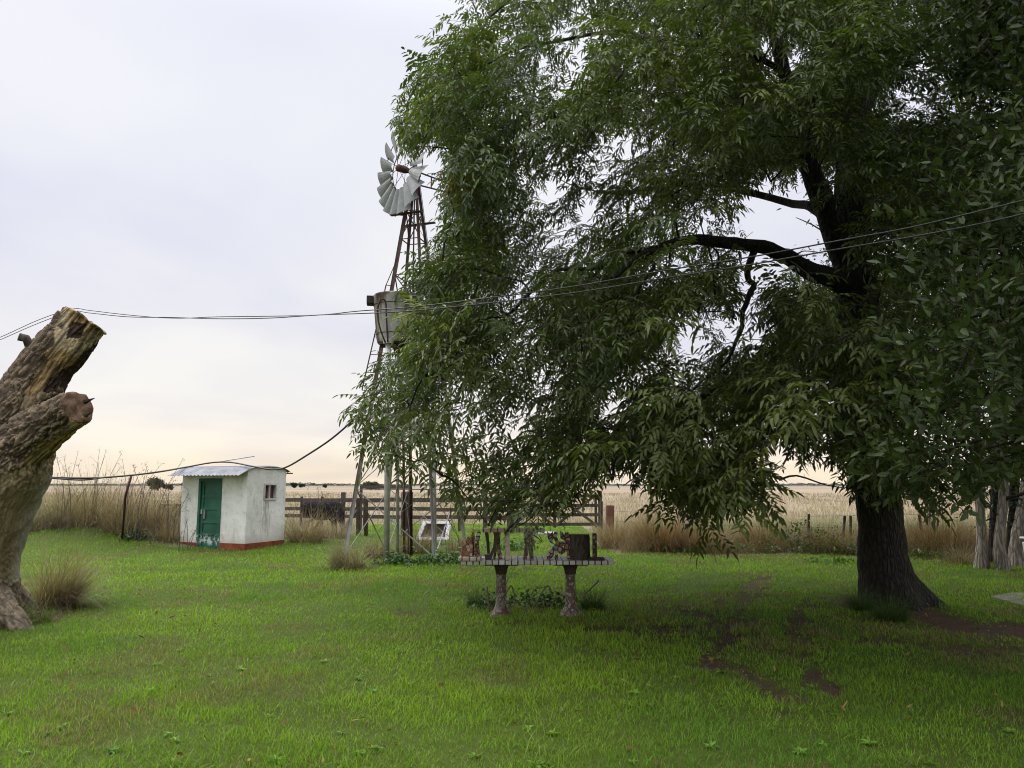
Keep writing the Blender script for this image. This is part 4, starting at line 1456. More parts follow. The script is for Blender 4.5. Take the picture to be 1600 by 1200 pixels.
# ------------------------------------------------------------------ the pollarded, cut trunk at the left
def build_stump():
    D0 = 9.5
    root = empty('cut_trunk', (P(-30, 960, D0).x, D0, 0), 'thick leaning cut tree trunk with peeling bark and sawn limb at left', 'tree trunk')
    def q(px, py, r, d): return P(px, py, d), r / FPX * d
    main = [(-75, 1010, 105, D0), (-60, 962, 72, D0), (-48, 915, 64, D0), (-34, 850, 62, D0), (-13, 780, 62, D0), (6, 735, 66, D0), (14, 690, 66, D0)]
    upper = [(4, 720, 56, D0), (18, 668, 50, D0 + .05), (47, 616, 42, D0 + .1), (82, 564, 38, D0 + .15), (112, 526, 35.5, D0 + .2), (134, 500, 34.5, D0 + .25)]
    side = [(-4, 738, 52, D0), (26, 706, 44, D0 - .08), (66, 674, 36, D0 - .2), (97, 652, 30, D0 - .33), (123, 636, 27, D0 - .44)]
    mb = MB(); segs = []
    for L in (main, upper, side):
        pts = [q(*a)[0] for a in L]; rr = [q(*a)[1] for a in L]
        segs += list(zip(pts[:-1], pts[1:]))
        mb.tube(smooth_path(pts, 4), lerp_list(rr, 4), 20, True, 0.06, 4)
    b = Vector((P(-48, 960, D0).x, D0, 0))
    for dx, dy, r in ((0.68, -0.25, 0.13), (0.4, -0.6, 0.13), (-0.3, -0.6, 0.2), (-0.7, 0.1, 0.2), (0.2, 0.6, 0.2)):
        segs.append((b + Vector((dx * 0.4, dy * 0.4, 0.5)), b + Vector((dx * 1.15, dy * 1.15, 0.02))))
        mb.tube([b + Vector((dx * 0.4, dy * 0.4, 0.5)), b + Vector((dx * 0.75, dy * 0.75, 0.2)), b + Vector((dx * 1.15, dy * 1.15, 0.02)), b + Vector((dx * 1.5, dy * 1.5, -0.15))], [r, r, r * .8, r * .4], 10)
    V, Nn, F, F3 = remeshed(mb, 0.0135, 2)
    px, py, f = proj(V)
    wob = (vn3(V * 5 + 3) - 0.5) * 12
    wob2 = (vn3(V * 16 + 30) - 0.5) * 9
    qx, qy = px + wob + wob2, py + wob - wob2
    bark = inpoly(qx, qy, [(-300, 560), (45, 535), (96, 484), (70, 560), (44, 600), (36, 625), (44, 640), (96, 605), (104, 650), (112, 672), (70, 690), (42, 712), (20, 735), (-300, 735)])
    root_b = qy > 905
    dark = inpoly(qx, qy, [(70, 612), (78, 590), (98, 577), (116, 570), (140, 546), (174, 512), (184, 540), (118, 616), (94, 612)]) | inpoly(qx, qy, [(108, 500), (132, 505), (126, 530), (100, 528)])
    low = (qy > 725) & ~bark & ~root_b
    D = seg_dirs(V, segs)
    rid, n = furrows(V, segs, 19, 3.2)
    wq = V + 0.03 * np.stack([vn3(V * 9 + 5), vn3(V * 9 + 25), vn3(V * 9 + 45)], 1)
    na = furrows(wq, segs, 21, 3.6)[1]; nb = furrows(wq + 7, segs, 34, 6.0)[1]
    cre = np.maximum(1 - sstep(0.03, 0.30, np.abs(2 * na - 1)), 0.75 * (1 - sstep(0.02, 0.25, np.abs(2 * nb - 1))))
    rid = (1 - cre) * (0.75 + 0.25 * rid)
    grain, n2 = furrows(V, segs, 34, 2.2)
    n2 = sstep(0.25, 0.75, n2)
    crack = sstep(0.80, 0.95, furrows(V, segs, 16, 0.9)[0])
    disp = np.zeros(len(V))
    br = bark | root_b
    disp += np.where(br, (rid - 0.55) * np.where(root_b, 0.02, 0.042) + 0.02, (grain - 0.5) * 0.008 + (rid - .5) * 0.012)
    disp += np.where(dark, (rid - 0.5) * 0.03 - 0.015, 0)
    disp += (vn3(V * 3 + 60) - 0.5) * 0.05
    # sawn ends stay flat and crisp
    for L in (upper, side):
        a = np.array(q(*L[-1])[0]); a2 = np.array(q(*L[-2])[0]); d = (a - a2) / np.linalg.norm(a - a2)
        t = (V - a) @ d; rr = np.linalg.norm(V - a - t[:, None] * d, axis=1)
        cut = (t > -0.02) & (rr < 0.45)
        disp = np.where(cut, (vn3(V * 14) - 0.5) * 0.05, disp)
        if L is side: cutm = cut
    V2 = V + Nn * disp[:, None]
    c_bark = np.array((0.175, 0.130, 0.085)) * (0.28 + 1.0 * rid)[:, None] * (0.65 + 0.7 * vn3(V * 4 + 77))[:, None]
    c_wood = np.array((0.40, 0.27, 0.12)) * (0.35 + 0.95 * n2)[:, None]
    pale = np.array((0.42, 0.35, 0.22)) * (0.45 + 0.8 * n2)[:, None]
    mp = sstep(0.45, 0.6, vn3(V * 3.5 + 7))[:, None]
    c_wood = c_wood * (1 - mp * 0.7) + pale * mp * 0.7
    c_wood = c_wood * (1 - 0.72 * crack)[:, None]
    c_low = np.array((0.17, 0.135, 0.07)) * (0.65 + 0.65 * vn3(V * np.array((6, 6, 1.2)) + 21))[:, None]
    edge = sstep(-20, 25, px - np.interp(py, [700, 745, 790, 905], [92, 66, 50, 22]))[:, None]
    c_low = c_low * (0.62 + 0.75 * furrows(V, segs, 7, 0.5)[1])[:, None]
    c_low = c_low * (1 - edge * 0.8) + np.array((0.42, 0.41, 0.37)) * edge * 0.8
    tr = sstep(720, 790, qy)[:, None]
    c_low = c_wood * 0.8 * (1 - tr) + c_low * tr
    c_dark = np.array((0.055, 0.035, 0.026)) * (0.5 + n)[:, None]
    c_root = np.array((0.20, 0.16, 0.11)) * (0.45 + 0.75 * rid)[:, None]
    col = np.where(low[:, None], c_low, c_wood)
    col = np.where(dark[:, None], c_dark, col)
    col = np.where(bark[:, None], c_bark, col)
    col = np.where(root_b[:, None], c_root, col)
    col = np.where(cutm[:, None], np.array((0.14, 0.085, 0.05)) * (0.5 + 0.9 * vn3(V * 18))[:, None], col)
    np_mesh('trunk', V2, F, M['dead_wood'], col, root, True, F3)
    # broken knot and splinters
    m = MB()
    a = P(52, 548, D0 + .1)
    m.tube([a, P(46, 538, D0), P(40, 529, D0 - .05), P(29, 526, D0 - .1)], [0.075, 0.06, 0.052, 0.045], 9, True, 0.3, 5)
    o = m.build('branch_stub', M['old_wood'], root, True)
    for x0, y0, x1, y1 in ((138, 627, 148, 622), (138, 648, 145, 643)):
        s = MB(); s.tube([P(x0 - 6, y0 + 2, D0 - .4), P(x1, y1, D0 - .42)], [0.03, 0.004], 5, True, .3, 2)
        s.build('splinter', M['dark_wood'], root)


build_stump()


# ------------------------------------------------------------------ hut
def build_hut():
    al = math.radians(22)
    Cn = GG(382, 860)
    u = Vector((-math.cos(al), math.sin(al), 0)); v = Vector((math.sin(al), math.cos(al), 0)); up = Vector((0, 0, 1))
    W, S, H = 2.12, 1.5, 2.0
    zg = Cn.z - 0.05
    root = empty('hut', (Cn.x, Cn.y, zg), 'small whitewashed hut with green door, red footing and curved tin roof', 'hut', rz=math.atan2(u.y, u.x))
    o = Vector((Cn.x, Cn.y, zg))
    pt = lambda a, b, z: o + u * a + v * b + up * z
    th = 0.15
    # walls with real openings: door 0.80..1.62 on the front, window on the side
    d0, d1, dh = 0.80, 1.56, 1.83
    w0, w1, z0, z1 = 0.62, 1.12, 1.27, 1.70

    def slab(m, a0, a1, b0, b1, za, zb):
        q = [pt(a, b, z) for z in (za, zb) for a, b in ((a0, b0), (a1, b0), (a1, b1), (a0, b1))]
        m.add(q, [(0, 3, 2, 1), (4, 5, 6, 7), (0, 1, 5, 4), (1, 2, 6, 5), (2, 3, 7, 6), (3, 0, 4, 7)])
    arc = lambda b: H + 0.22 * math.sqrt(max(0, 1 - ((b - S / 2) / (S / 2 + 0.25)) ** 2)) - 0.09
    m = MB()
    def wallgrid(m, f, us, vs, hole=None):
        pass
    # front wall (b 0..th) in pieces round the door
    slab(m, th, d0, 0, th, 0, arc(0)); slab(m, d1, W - th, 0, th, 0, arc(0)); slab(m, d0, d1, 0, th, dh, arc(0))
    slab(m, th, W - th, S - th, S, 0, arc(S))
    m_ = m
    # side walls with curved heads
    for a0, hole in ((0, True), (W - th, False)):
        n = 12
        bs = sorted(set([S * i / n for i in range(n + 1)] + ([w0, w1] if hole else [])))
        for b0, b1 in zip(bs[:-1], bs[1:]):
            if hole and b0 >= w0 - 1e-6 and b1 <= w1 + 1e-6:
                slab(m, a0, a0 + th, b0, b1, 0, z0)
                lo = z1
            else: lo = 0
            q = [pt(a, b, z) for a in (a0, a0 + th) for b, z in ((b0, lo), (b1, lo), (b1, arc(b1)), (b0, arc(b0)))]
            m.add(q, [(0, 1, 2, 3), (7, 6, 5, 4), (0, 4, 5, 1), (1, 5, 6, 2), (2, 6, 7, 3), (3, 7, 4, 0)])
    wall = m.build('wall', M['plaster'], root)
    # slight unevenness of the old plaster
    # plinth
    m = MB(); e = 0.012
    slab(m, -e, d0, -e, -0.001, -0.1, 0.21); slab(m, -e, -0.001, -0.001, S + e, -0.1, 0.21); m.build('plinth', M['plinth'], root)
    m = MB(); slab(m, d1, W + e, -e, -0.001, -0.1, 0.20); slab(m, W + 0.001, W + e, -0.001, S + e, -0.1, 0.2); m.build('plinth', M['plinth'], root)
    # door: frame, panels
    m = MB(); slab(m, d0 + 0.07, d1 - 0.07, 0.055, 0.09, 0.03, dh - 0.07)
    door = m.build('door', M['door'], root)
    fr = MB(); slab(fr, d0, d0 + 0.07, -0.015, 0.12, 0, dh); slab(fr, d1 - 0.07, d1, -0.015, 0.12, 0, dh); slab(fr, d0 + 0.07, d1 - 0.07, -0.015, 0.12, dh - 0.07, dh)
    fr.build('door_frame', M['door'], root)
    r = MB()
    a0, a1 = d0 + 0.075, d1 - 0.075
    zs = [0.05, 0.43, 0.72, 1.06, 1.37, dh - 0.08]
    slab(r, a0, a0 + 0.07, 0.03, 0.0545, 0.04, dh - 0.075); slab(r, a1 - 0.07, a1, 0.03, 0.0545, 0.04, dh - 0.075)
    for z in zs: slab(r, a0 + 0.07, a1 - 0.07, 0.032, 0.0545, z - 0.03, z + 0.03)
    rails = r.build('panel_rail', M['door'], door)
    hmb = MB(); slab(hmb, a1 - 0.15, a1 - 0.09, 0.020, 0.031, 0.80, 1.03)
    hmb.build('worn_patch', M['concrete'], door)
    k = MB(); slab(k, a1 - 0.05, a1 - 0.02, 0.0, 0.029, 0.93, 1.04); k.build('latch', M['pipe'], door)
    # window
    wf = MB(); f = 0.045
    slab(wf, -0.02, 0.06, w0, w1, z0, z0 + f); slab(wf, -0.02, 0.06, w0, w1, z1 - f, z1)
    slab(wf, -0.02, 0.06, w0, w0 + f, z0 + f, z1 - f); slab(wf, -0.02, 0.06, w1 - f, w1, z0 + f, z1 - f)
    mid = (w0 + w1) / 2 - 0.02; slab(wf, -0.01, 0.05, mid - 0.015, mid + 0.015, z0 + f, z1 - f)
    win = wf.build('window', M['pipe'], root)
    sh = MB(); slab(sh, 0.065, 0.08, w0 + 0.005, w1 - 0.005, z0 + 0.005, z1 - 0.005)
    sh.build('shutter', M['shutter'], win)
    # corrugated curved roof
    nu, nb = 120, 22
    A0, A1, B0, B1 = -0.06, W + 0.12, -0.42, S + 0.13
    Vv, Ff = [], []
    for side in (0, 1):
        for i in range(nu + 1):
            a = A0 + (A1 - A0) * i / nu
            for j in range(nb + 1):
                b = B0 + (B1 - B0) * j / nb
                if b < 0: z = arc(0) + b * 0.42
                elif b > S: z = arc(S) - (b - S) * 0.55
                else: z = arc(b)
                z += 0.02 + 0.013 * math.cos(2 * PI * a / 0.12) - 0.004 * side
                Vv.append(pt(a, b, z))
    for side in (0, 1):
        for i in range(nu):
            for j in range(nb):
                q = side * (nu + 1) * (nb + 1) + i * (nb + 1) + j
                Ff.append((q, q + nb + 1, q + nb + 2, q + 1))
    rf = MB().add(Vv, Ff).build('roof', M['galv_roof'], root, True)
    # rust coloured back edge and a ridge batten
    e = MB(); e.bar(pt(A0 - .03, S + 0.14, arc(S) - 0.085), pt(A1, S + 0.14, arc(S) - 0.085), 0.05, 0.03)
    e.build('eave_batten', M['plinth'], root)
    return pt, arc, W, S


hut_pt, hut_arc, HW, HS = build_hut()


# ------------------------------------------------------------------ windmill pump
def build_windmill():
    c = P(637, 866, 18.6); c.z = 0
    root = empty('windmill', c, 'tall farm windmill with grey metal sails on a rusty lattice tower', 'windmill')
    R = 1.55
    angs = [math.radians(a) for a in (210, 300, 30, 120)]
    base = [c + Vector((R * math.cos(a), R * math.sin(a), -0.05)) for a in angs]
    top_c = P(648, 282, 18.6)
    ztop = top_c.z
    top = [Vector((top_c.x, top_c.y, ztop)) + Vector((0.08 * math.cos(a), 0.08 * math.sin(a), 0)) for a in angs]
    for b, t in zip(base, top):
        m = MB(); d = (t - b).normalized()
        m.bar(b, t, 0.075, 0.012, bev=0); 
        x = Vector((0, 0, 1)).cross(d).normalized(); y = d.cross(x)
        m.bar(b + y * 0.04 + x * 0.034, t + y * 0.04 + x * 0.034, 0.012, 0.07)
        m.build('leg', M['tower_iron'], root)
    at = lambda k, f: base[k].lerp(top[k], f)
    m = MB()
    fs = [0.0, 0.17, 0.33, 0.48, 0.61, 0.73, 0.83, 0.91]
    for i, f in enumerate(fs):
        for k in range(4):
            k2 = (k + 1) % 4
            if i > 0: m.bar(at(k, f), at(k2, f), 0.035, 0.012)
            if i + 1 < len(fs):
                if i < 4 or i % 2 == 0:
                    m.bar(at(k, f + .01), at(k2, fs[i + 1]), 0.028, 0.010)
                    m.bar(at(k2, f + .01), at(k, fs[i + 1]), 0.010, 0.026)
    m.build('brace', M['tower_iron'], root)
    # ladder up one side
    lad = MB()
    l0, l1 = at(0, 0.42) + Vector((-0.28, -0.05, 0)), at(0, 0.70) + Vector((-0.16, -0.05, 0))
    lad.bar(l0, l1, 0.025); lad.bar(at(0, .70) + Vector((-0.16, -0.05, 0)), at(0, .78), 0.02)
    for i in range(7):
        a = l0.lerp(l1, i / 6); lad.bar(a, at(0, 0.42 + 0.28 * i / 6), 0.016)
    lad.build('ladder', M['rust'], root)
    # platform boards
    zt = P(640, 340, 18.6).z
    for dx, dy, py in ((-0.16, -0.28, 0), (0.12, 0.20, -0.12)):
        mm = MB(); mid = Vector((top_c.x + dx, top_c.y + dy, zt + py))
        mm.bar(mid + Vector((-0.40, 0.12, 0)), mid + Vector((0.40, -0.12, 0.02)), 0.09, 0.035, bev=0.004)
        mm.build('platform_board', M['rust'], root)
    rod = MB(); rod.tube([Vector((top_c.x, top_c.y, 0)), Vector((top_c.x, top_c.y, ztop + .5))], 0.02, 6); rod.build('pump_rod', M['rust'], root)
    mast = MB(); mast.tube([Vector((top_c.x, top_c.y, ztop - .5)), Vector((top_c.x, top_c.y, ztop + .75))], 0.06, 10); mast.build('mast', M['rust'], root, True)
    # wheel
    n = Vector((-0.80, -0.60, 0)).normalized()
    hub = P(628, 264, 18.25)
    Rw = 1.16
    e1 = Vector((0, 0, 1)); e2 = n.cross(e1).normalized()
    wheel = MB()
    seg = 48
    for r_, tt in ((0.46, 0.012), (0.84, 0.012)):
        pts = [hub + (e1 * math.cos(2 * PI * k / seg) + e2 * math.sin(2 * PI * k / seg)) * (Rw * r_) - n * 0.03 for k in range(seg + 1)]
        wheel.tube(pts, tt, 5, False)
    for k in range(12):
        a = 2 * PI * k / 12
        wheel.tube([hub + n * (0.10 if k % 2 else -0.1), hub + (e1 * math.cos(a) + e2 * math.sin(a)) * (Rw * 0.84) - n * 0.03], 0.007, 5)
    wheel.tube([hub - n * 0.22, hub - n * .1, hub + n * 0.12, hub + n * 0.16], [0.05, 0.09, 0.09, 0.05], 14)
    w = wheel.build('wheel', M['rust'], root, True)
    for k in range(18):
        a = 2 * PI * (k + 0.35) / 18
        rd = e1 * math.cos(a) + e2 * math.sin(a); tn = -e1 * math.sin(a) + e2 * math.cos(a)
        b = MB(); vs = []
        for i in range(4):
            for j in range(6):
                fr = i / 3; s = j / 5 - 0.5
                r_ = Rw * (0.44 + 0.56 * fr)
                wd = 2 * PI * r_ / 18 * 1.12
                pitch = 0.42
                p = hub + rd * r_ + (tn * math.cos(pitch) - n * math.sin(pitch)) * (s * wd) + n * (0.05 * (1 - 4 * s * s))
                vs.append(p)
        fs_ = []
        for i in range(3):
            for j in range(5):
                q = i * 6 + j; fs_.append((q, q + 1, q + 7, q + 6))
        m2 = [v - n * 0.004 for v in vs]
        b.add(vs, fs_); b.add(m2, [tuple(reversed(f)) for f in fs_])
        b.build('sail', M['blade_metal'], w)
    # gearbox and tail boom
    g = MB(); g.box(hub - n * 0.38, (0.26, 0.22, 0.3), Matrix.Rotation(math.atan2(n.y, n.x), 3, 'Z'), 0.05)
    g.tube([hub - n * 0.2, hub - n * 0.5], 0.06, 10)
    g.build('gearbox', M['rust'], root)
    t = MB(); tail = -n
    h0 = hub + tail * 0.55 + Vector((0, 0, -0.02))
    t.bar(h0 + Vector((0, 0, .05)), h0 + tail * 1.9 + Vector((0, 0, -0.12)), 0.03); t.bar(h0 + Vector((0, 0, -0.28)), h0 + tail * 1.9 + Vector((0, 0, -0.26)), 0.03)
    t.bar(h0 + tail * 0.3 + Vector((0, 0, 0)), h0 + tail * 0.3 + Vector((0, 0, -0.28)), 0.03)
    t.build('tail_boom', M['rust'], root)
    vmb = MB(); o = h0 + tail * 1.7
    vmb.prism([(0, -0.35), (0.2, -0.12), (0.2, 0.0), (0, 0.2), (0.75, 0.34), (0.75, -0.48)], o, tail, (0, 0, 1), 0.006)
    vmb.build('tail_vane', M['blade_metal'], root)


build_windmill()


# ------------------------------------------------------------------ water tank on poles
def build_tank():
    A = GG(604, 880); d = A.y
    cen = P(621, 500, 16.5)
    root = empty('water_tank', (cen.x, cen.y, 0), 'rust streaked round water tank standing high on pipe legs', 'water tank')
    zt, zb = P(621, 464, 16.5).z, P(621, 537, 16.5).z
    m = MB()
    rt, rb = 0.53, 0.43
    m.lathe([(rb * 0.96, zb - 0.01), (rb, zb + .02), (rb + 0.02, zb + 0.12), (rt, zt - .06), (rt + .015, zt - .03), (rt + .015, zt), (rt - .02, zt), (rt - .04, zt - .08), (rb - .03, zb + .1)], 40, (cen.x, cen.y, 0))
    tk = m.build('tank', M['tank'], root, True)
    f = MB(); f.box(Vector((cen.x - rt - 0.02, cen.y - .05, zt - 0.10)), (0.24, 0.3, 0.17), Matrix.Rotation(0.15, 3, 'Z'), 0.01); f.build('inlet_box', M['dark_wood'], tk)
    for z in (zb + .18, zt - .22):
        rr = rb + 0.02 + (rt - rb - .02) * (z - zb - .12) / (zt - zb - .18) + 0.006
        h = MB(); h.tube([Vector((cen.x + rr * math.cos(a), cen.y + rr * math.sin(a), z)) for a in [2 * PI * i / 36 for i in range(37)]], 0.007, 5, False)
        h.build('hoop', M['rust'], tk)
    pp = MB(); pp.tube(smooth_path([P(606, 535, 16.0), P(604, 500, 15.93), P(603, 475, 15.9), P(600, 468, 15.88), P(594, 470, 15.88), P(590, 485, 15.92), P(593, 510, 15.98), P(602, 535, 16.05)], 4), 0.018, 7); pp.build('overflow_pipe', M['rust'], root, True)
    legs = [(GG(604, 880), P(607, 530, 16.15), 0.062, 'pipe'), (GG(621, 876), P(622, 540, 16.75), 0.038, 'pipe'), (GG(643, 868), P(639, 540, 16.6), 0.036, 'dark_wood'), (GG(632, 865), P(629, 540, 17.0), 0.03, 'rust')]
    for b, t, r, mt in legs:
        q = MB(); q.tube([b + Vector((0, 0, -.1)), b.lerp(t, .5), t], r, 10)
        o = q.build('leg', M[mt], root, True)
    cl = MB(); t = legs[0][1]; cl.tube([t + Vector((0, 0, -.1)), t + Vector((0, 0, 0.0))], 0.11, 14); cl.build('collar', M['pipe'], root)
    s = MB(); s.box((cen.x, cen.y, zb - 0.05), (0.72, 0.09, 0.07)); s.box((cen.x, cen.y, zb - 0.122), (0.09, 0.8, 0.07)); s.build('bearer', M['rust'], root)
    br = MB(); L = legs
    for i, j in ((0, 1), (1, 3), (2, 3), (0, 2)):
        for f0, f1 in ((0.05, 0.36), (0.36, 0.68)):
            br.tube([L[i][0].lerp(L[i][1], f0), L[j][0].lerp(L[j][1], f1)], 0.008, 5)
    br.build('brace', M['tower_iron'], root)


build_tank()


def stake(name, pts, r, mat, label, cat, group=None, n=8):
    pts = [Vector(p) for p in pts]
    m = MB(); m.tube(pts, r, n, True, 0.12, 3)
    b = pts[0]
    o = m.build(name, M[mat], None, True)
    return tag(o, label, cat, group)


_b = GG(688, 871)
stake('iron_pole', [G(679, 862) + Vector((0, 0, -.1)), P(678, 700, G(679, 862).y), P(676, 560, G(679, 862).y)], 0.055, 'pipe', 'plain upright pipe right of the tower, half hidden in the leaves', 'pole')

# ------------------------------------------------------------------ cables and hose
def cable(name, pts, r, mat, label, cat, group=None, n=6, k=6):
    m = MB(); m.tube(smooth_path(pts, k), r, n)
    return tag(m.build(name, M[mat], None, True), label, cat, group)


def dcab(px): return 5.95 / (1 + 0.66 * (px - 800) / 1200)     # one straight run in plan, over the cut trunk
up_ = [(-60, 550), (0, 527), (60, 500), (112, 483), (140, 485), (200, 492), (270, 497), (340, 495), (420, 494), (500, 492), (560, 486), (640, 480), (760, 466), (900, 447), (1030, 424), (1170, 402), (1300, 378), (1420, 356), (1530, 330), (1640, 303), (1900, 235)]
lo_ = [(-60, 556), (0, 531), (60, 505), (112, 487), (140, 489), (200, 495), (270, 496), (340, 498), (420, 497), (500, 492), (560, 490), (640, 486), (760, 474), (900, 457), (1030, 436), (1170, 414), (1300, 391), (1420, 371), (1530, 350), (1640, 325), (1900, 265)]
def onward(x, y, dz):
    a = P(x, y, dcab(x)); v = Vector((-0.835, 0.55, -0.06))
    return [a + v * 9 + Vector((0, 0, dz)), a + v * 5 + Vector((0, 0, dz * .7)), a + v * 2 + Vector((0, 0, dz * .4))]


cable('overhead_cable', onward(-60, 550, -.25) + [P(x, y, dcab(x)) for x, y in up_], 0.0048, 'cable', 'upper of the two thin overhead cables hung over the cut trunk', 'cable', 'overhead cables')
cable('overhead_cable', onward(-60, 556, -.3) + [P(x, y, dcab(x) - 0.02) for x, y in lo_], 0.0048, 'cable', 'lower of the two thin overhead cables hung over the cut trunk', 'cable', 'overhead cables')
rt = lambda a, b: hut_pt(a, b, hut_arc(b) + 0.055)
_q = P(40, 747, 16.5)
hp = [Vector((_q.x - 4.5, 15.2, 0.02)), Vector((_q.x - 3, 15.6, 0.5)), Vector((_q.x - 1.2, 16.1, 1.35)), _q, P(75, 746, 17), P(140, 747, 17.6), P(200, 743, 18.3), P(250, 737, 18.9), hut_pt(2.1, 0.1, 2.13), hut_pt(1.5, 0.35, 2.245), hut_pt(0.9, 0.4, 2.245), P(394, 728.5, 19.35), P(424, 733.5, 18.85), P(447, 730, 18.4), P(480, 711, 17.8), P(520, 684, 17.1), P(560, 648, 16.6), P(602, 602, 16.1)]
cable('water_hose', hp, 0.021, 'hose', 'dark hose sagging from the hut roof up to the tank', 'hose')
cable('water_hose', [Vector((_q.x - 4.2, 15.1, 0.02)), Vector((_q.x - 2.7, 15.5, 0.6)), Vector((_q.x - 1.1, 16.0, 1.40)), P(40, 746, 16.4), P(90, 748, 17.0), P(130, 750, 17.5), P(165, 746, 17.8), P(200, 743, 18.25), P(240, 739, 18.75)], 0.016, 'hose', 'second hose looped below the first, behind the cut trunk', 'hose')
stake('iron_rod', [hut_pt(1.75, 0.45, 2.225), hut_pt(0.25, 0.5, 2.40)], 0.014, 'pipe', 'thin rod lying across the hut roof with its end raised', 'rod')
_b = GG(191, 838)
stake('iron_stake', [_b + Vector((0, 0, -.1)), P(196, 775, 18.2), P(205, 744, 18.2)], 0.028, 'rust', 'rusty leaning stake propping the hose left of the hut', 'stake')


# ------------------------------------------------------------------ corral fence, gate, posts
def build_fence():
    d = 31.0
    a, b = P(440, 800, 32.5), P(800, 800, 27.5)
    root = empty('corral_fence', (a.x, a.y, gz1(a.x, a.y)), 'weathered board rail fence of the corral behind the windmill', 'fence')
    zg = lambda f: gz1(a.x + (b.x - a.x) * f, a.y + (b.y - a.y) * f)
    pt = lambda f, h: Vector((a.x + (b.x - a.x) * f, a.y + (b.y - a.y) * f, zg(f) + h))
    n = 10
    for i in range(n + 1):
        f = i / n; m = MB(); w = 0.10 if i % 3 else 0.16
        m.bar(pt(f, -.1), pt(f, 1.28 if i % 3 else 1.45), w, w, bev=0.01); m.build('post', M['old_wood'], root)
    for h, w in ((1.14, 0.16), (0.80, 0.14), (0.50, 0.14)):
        m = MB()
        for i in range(n):
            o = Vector((0.02, -0.10 - .01 * (i % 2), random.uniform(-.02, .02)))
            m.bar(pt(i / n + .001, h) + o, pt((i + 1) / n - .001, h) + o, w, 0.035, up=(0, -1, 0))
        m.build('rail', M['old_wood'], root)
    # short stretch seen left of the hut
    a2, b2 = P(250, 800, 31), P(292, 800, 31)
    r2 = empty('plank_hurdle', (a2.x, a2.y, gz1(a2.x, a2.y)), 'dark plank hurdle showing left of the hut', 'fence')
    for x in (a2.x, (a2.x + b2.x) / 2, b2.x):
        m = MB(); z = P(250, 787, 31).z; m.bar((x, 31, gz1(x, 31) - .1), (x, 31, z), 0.08, 0.08); m.build('post', M['dark_wood'], r2)
    for py in (789.5, 795, 800, 805):
        m = MB(); m.bar((a2.x - .05, 30.93, P(250, py, 31).z), (b2.x + .05, 30.93, P(250, py, 31).z), 0.115, 0.03, up=(0, -1, 0)); m.build('rail', M['dark_wood'], r2)


build_fence()


def build_gate():
    d = 27.0
    a, b = P(795, 820, d), P(938, 820, d)
    zt, zb = P(800, 772, d).z, P(800, 822, d).z
    g0 = gz1(a.x, d)
    root = empty('wooden_gate', (a.x, d, g0), 'wide grey wooden gate with crossed braces behind the mosaic table', 'gate')
    for x in (a.x, b.x):
        m = MB(); m.bar((x, d, g0 - .1), (x, d, zt + .12), 0.13, 0.13, bev=.01); m.build('post', M['old_wood'], root)
    k = 4
    for i in range(k):
        z = zb + (zt - zb) * (0.06 + 0.88 * i / (k - 1))
        m = MB(); m.bar((a.x + .07, d - .03, z), (b.x - .07, d - .03, z), 0.11, 0.03, up=(0, -1, 0)); m.build('rail', M['old_wood'], root)
    for x0, x1 in ((a.x + .1, (a.x + b.x) / 2), ((a.x + b.x) / 2, b.x - .1)):
        m = MB(); m.bar((x0, d - .07, zb), (x1, d - .07, zt), 0.09, 0.025, up=(0, -1, 0)); m.build('brace', M['old_wood'], root)
        m = MB(); m.bar((x0, d - .10, zt), (x1, d - .10, zb), 0.09, 0.025, up=(0, -1, 0)); m.build('brace', M['old_wood'], root)
    for x in (a.x + .15, (a.x + b.x) / 2, b.x - .15):
        m = MB(); m.bar((x, d + .012, zb - .05), (x, d + .012, zt + .05), 0.09, 0.03); m.build('stile', M['old_wood'], root)


build_gate()


def post(px, pyb, pyt, d, w, mat, label, lean=0, group=None, name='wooden_post', cat='post'):
    b = P(px, pyb, d); z = gz1(b.x, d)
    t = P(px + lean, pyt, d)
    m = MB(); m.bar((b.x, d, z - .15), t, w, w, bev=w * .12)
    return tag(m.build(name, M[mat], None), label, cat, group)


post(560, 832, 778, 25.5, 0.13, 'dark_wood', 'dark post of a pair just left of the front tower leg', 0)
post(572, 832, 779, 25.2, 0.12, 'dark_wood', 'dark post of a pair, the one nearer the tank poles', 0)
post(634, 833, 768, 25, 0.26, 'dark_wood', 'broad black post seen between the tower legs')
post(953, 850, 789, 24, 0.24, 'post_red', 'stout red brown post with flat top behind the brown tussock')
post(940, 845, 783, 24.5, 0.07, 'old_wood', 'thin grey post beside the stout red post', 0)
for px, t, ln, dd, lab in ((1012, 800, 0, 22, 'short wire fence post above the rounded brown tussock'), (1262, 803, 2, 21, 'wire fence post among the weeds left of the big trunk'), (1314, 806, 6, 20.5, 'crooked wire fence post next to the big trunk'), (1328, 806, 1, 21.5, 'thin wire fence post touching the edge of the big trunk'), (1444, 804, -8, 21, 'dark post leaning left, right of the big trunk'), (1453, 790, 0, 30, 'far thin post in the field right of the big trunk')):
    post(px, 850, t, dd, 0.06, 'dark_wood', lab, ln, 'wire fence posts', 'fence_post')
m = MB()
for h in (0.55, 0.85):
    m.tube([Vector((P(940, 800, 24.5).x, 24.5, h)), Vector((P(1012, 800, 22).x, 22, h)), Vector((P(1262, 800, 21).x, 21, h - .05)), Vector((P(1444, 800, 21).x, 21, h)), Vector((14, 20, h))], 0.004, 4)
tag(m.build('fence_wire', M['rust'], None), 'two strands of thin wire strung between the fence posts', 'wire')
a, b = P(527, 838, 24.2), P(558, 797, 24.6)
m = MB(); m.bar((a.x, a.y, gz1(a.x, a.y) - .02), b, 0.15, 0.05, bev=.005)
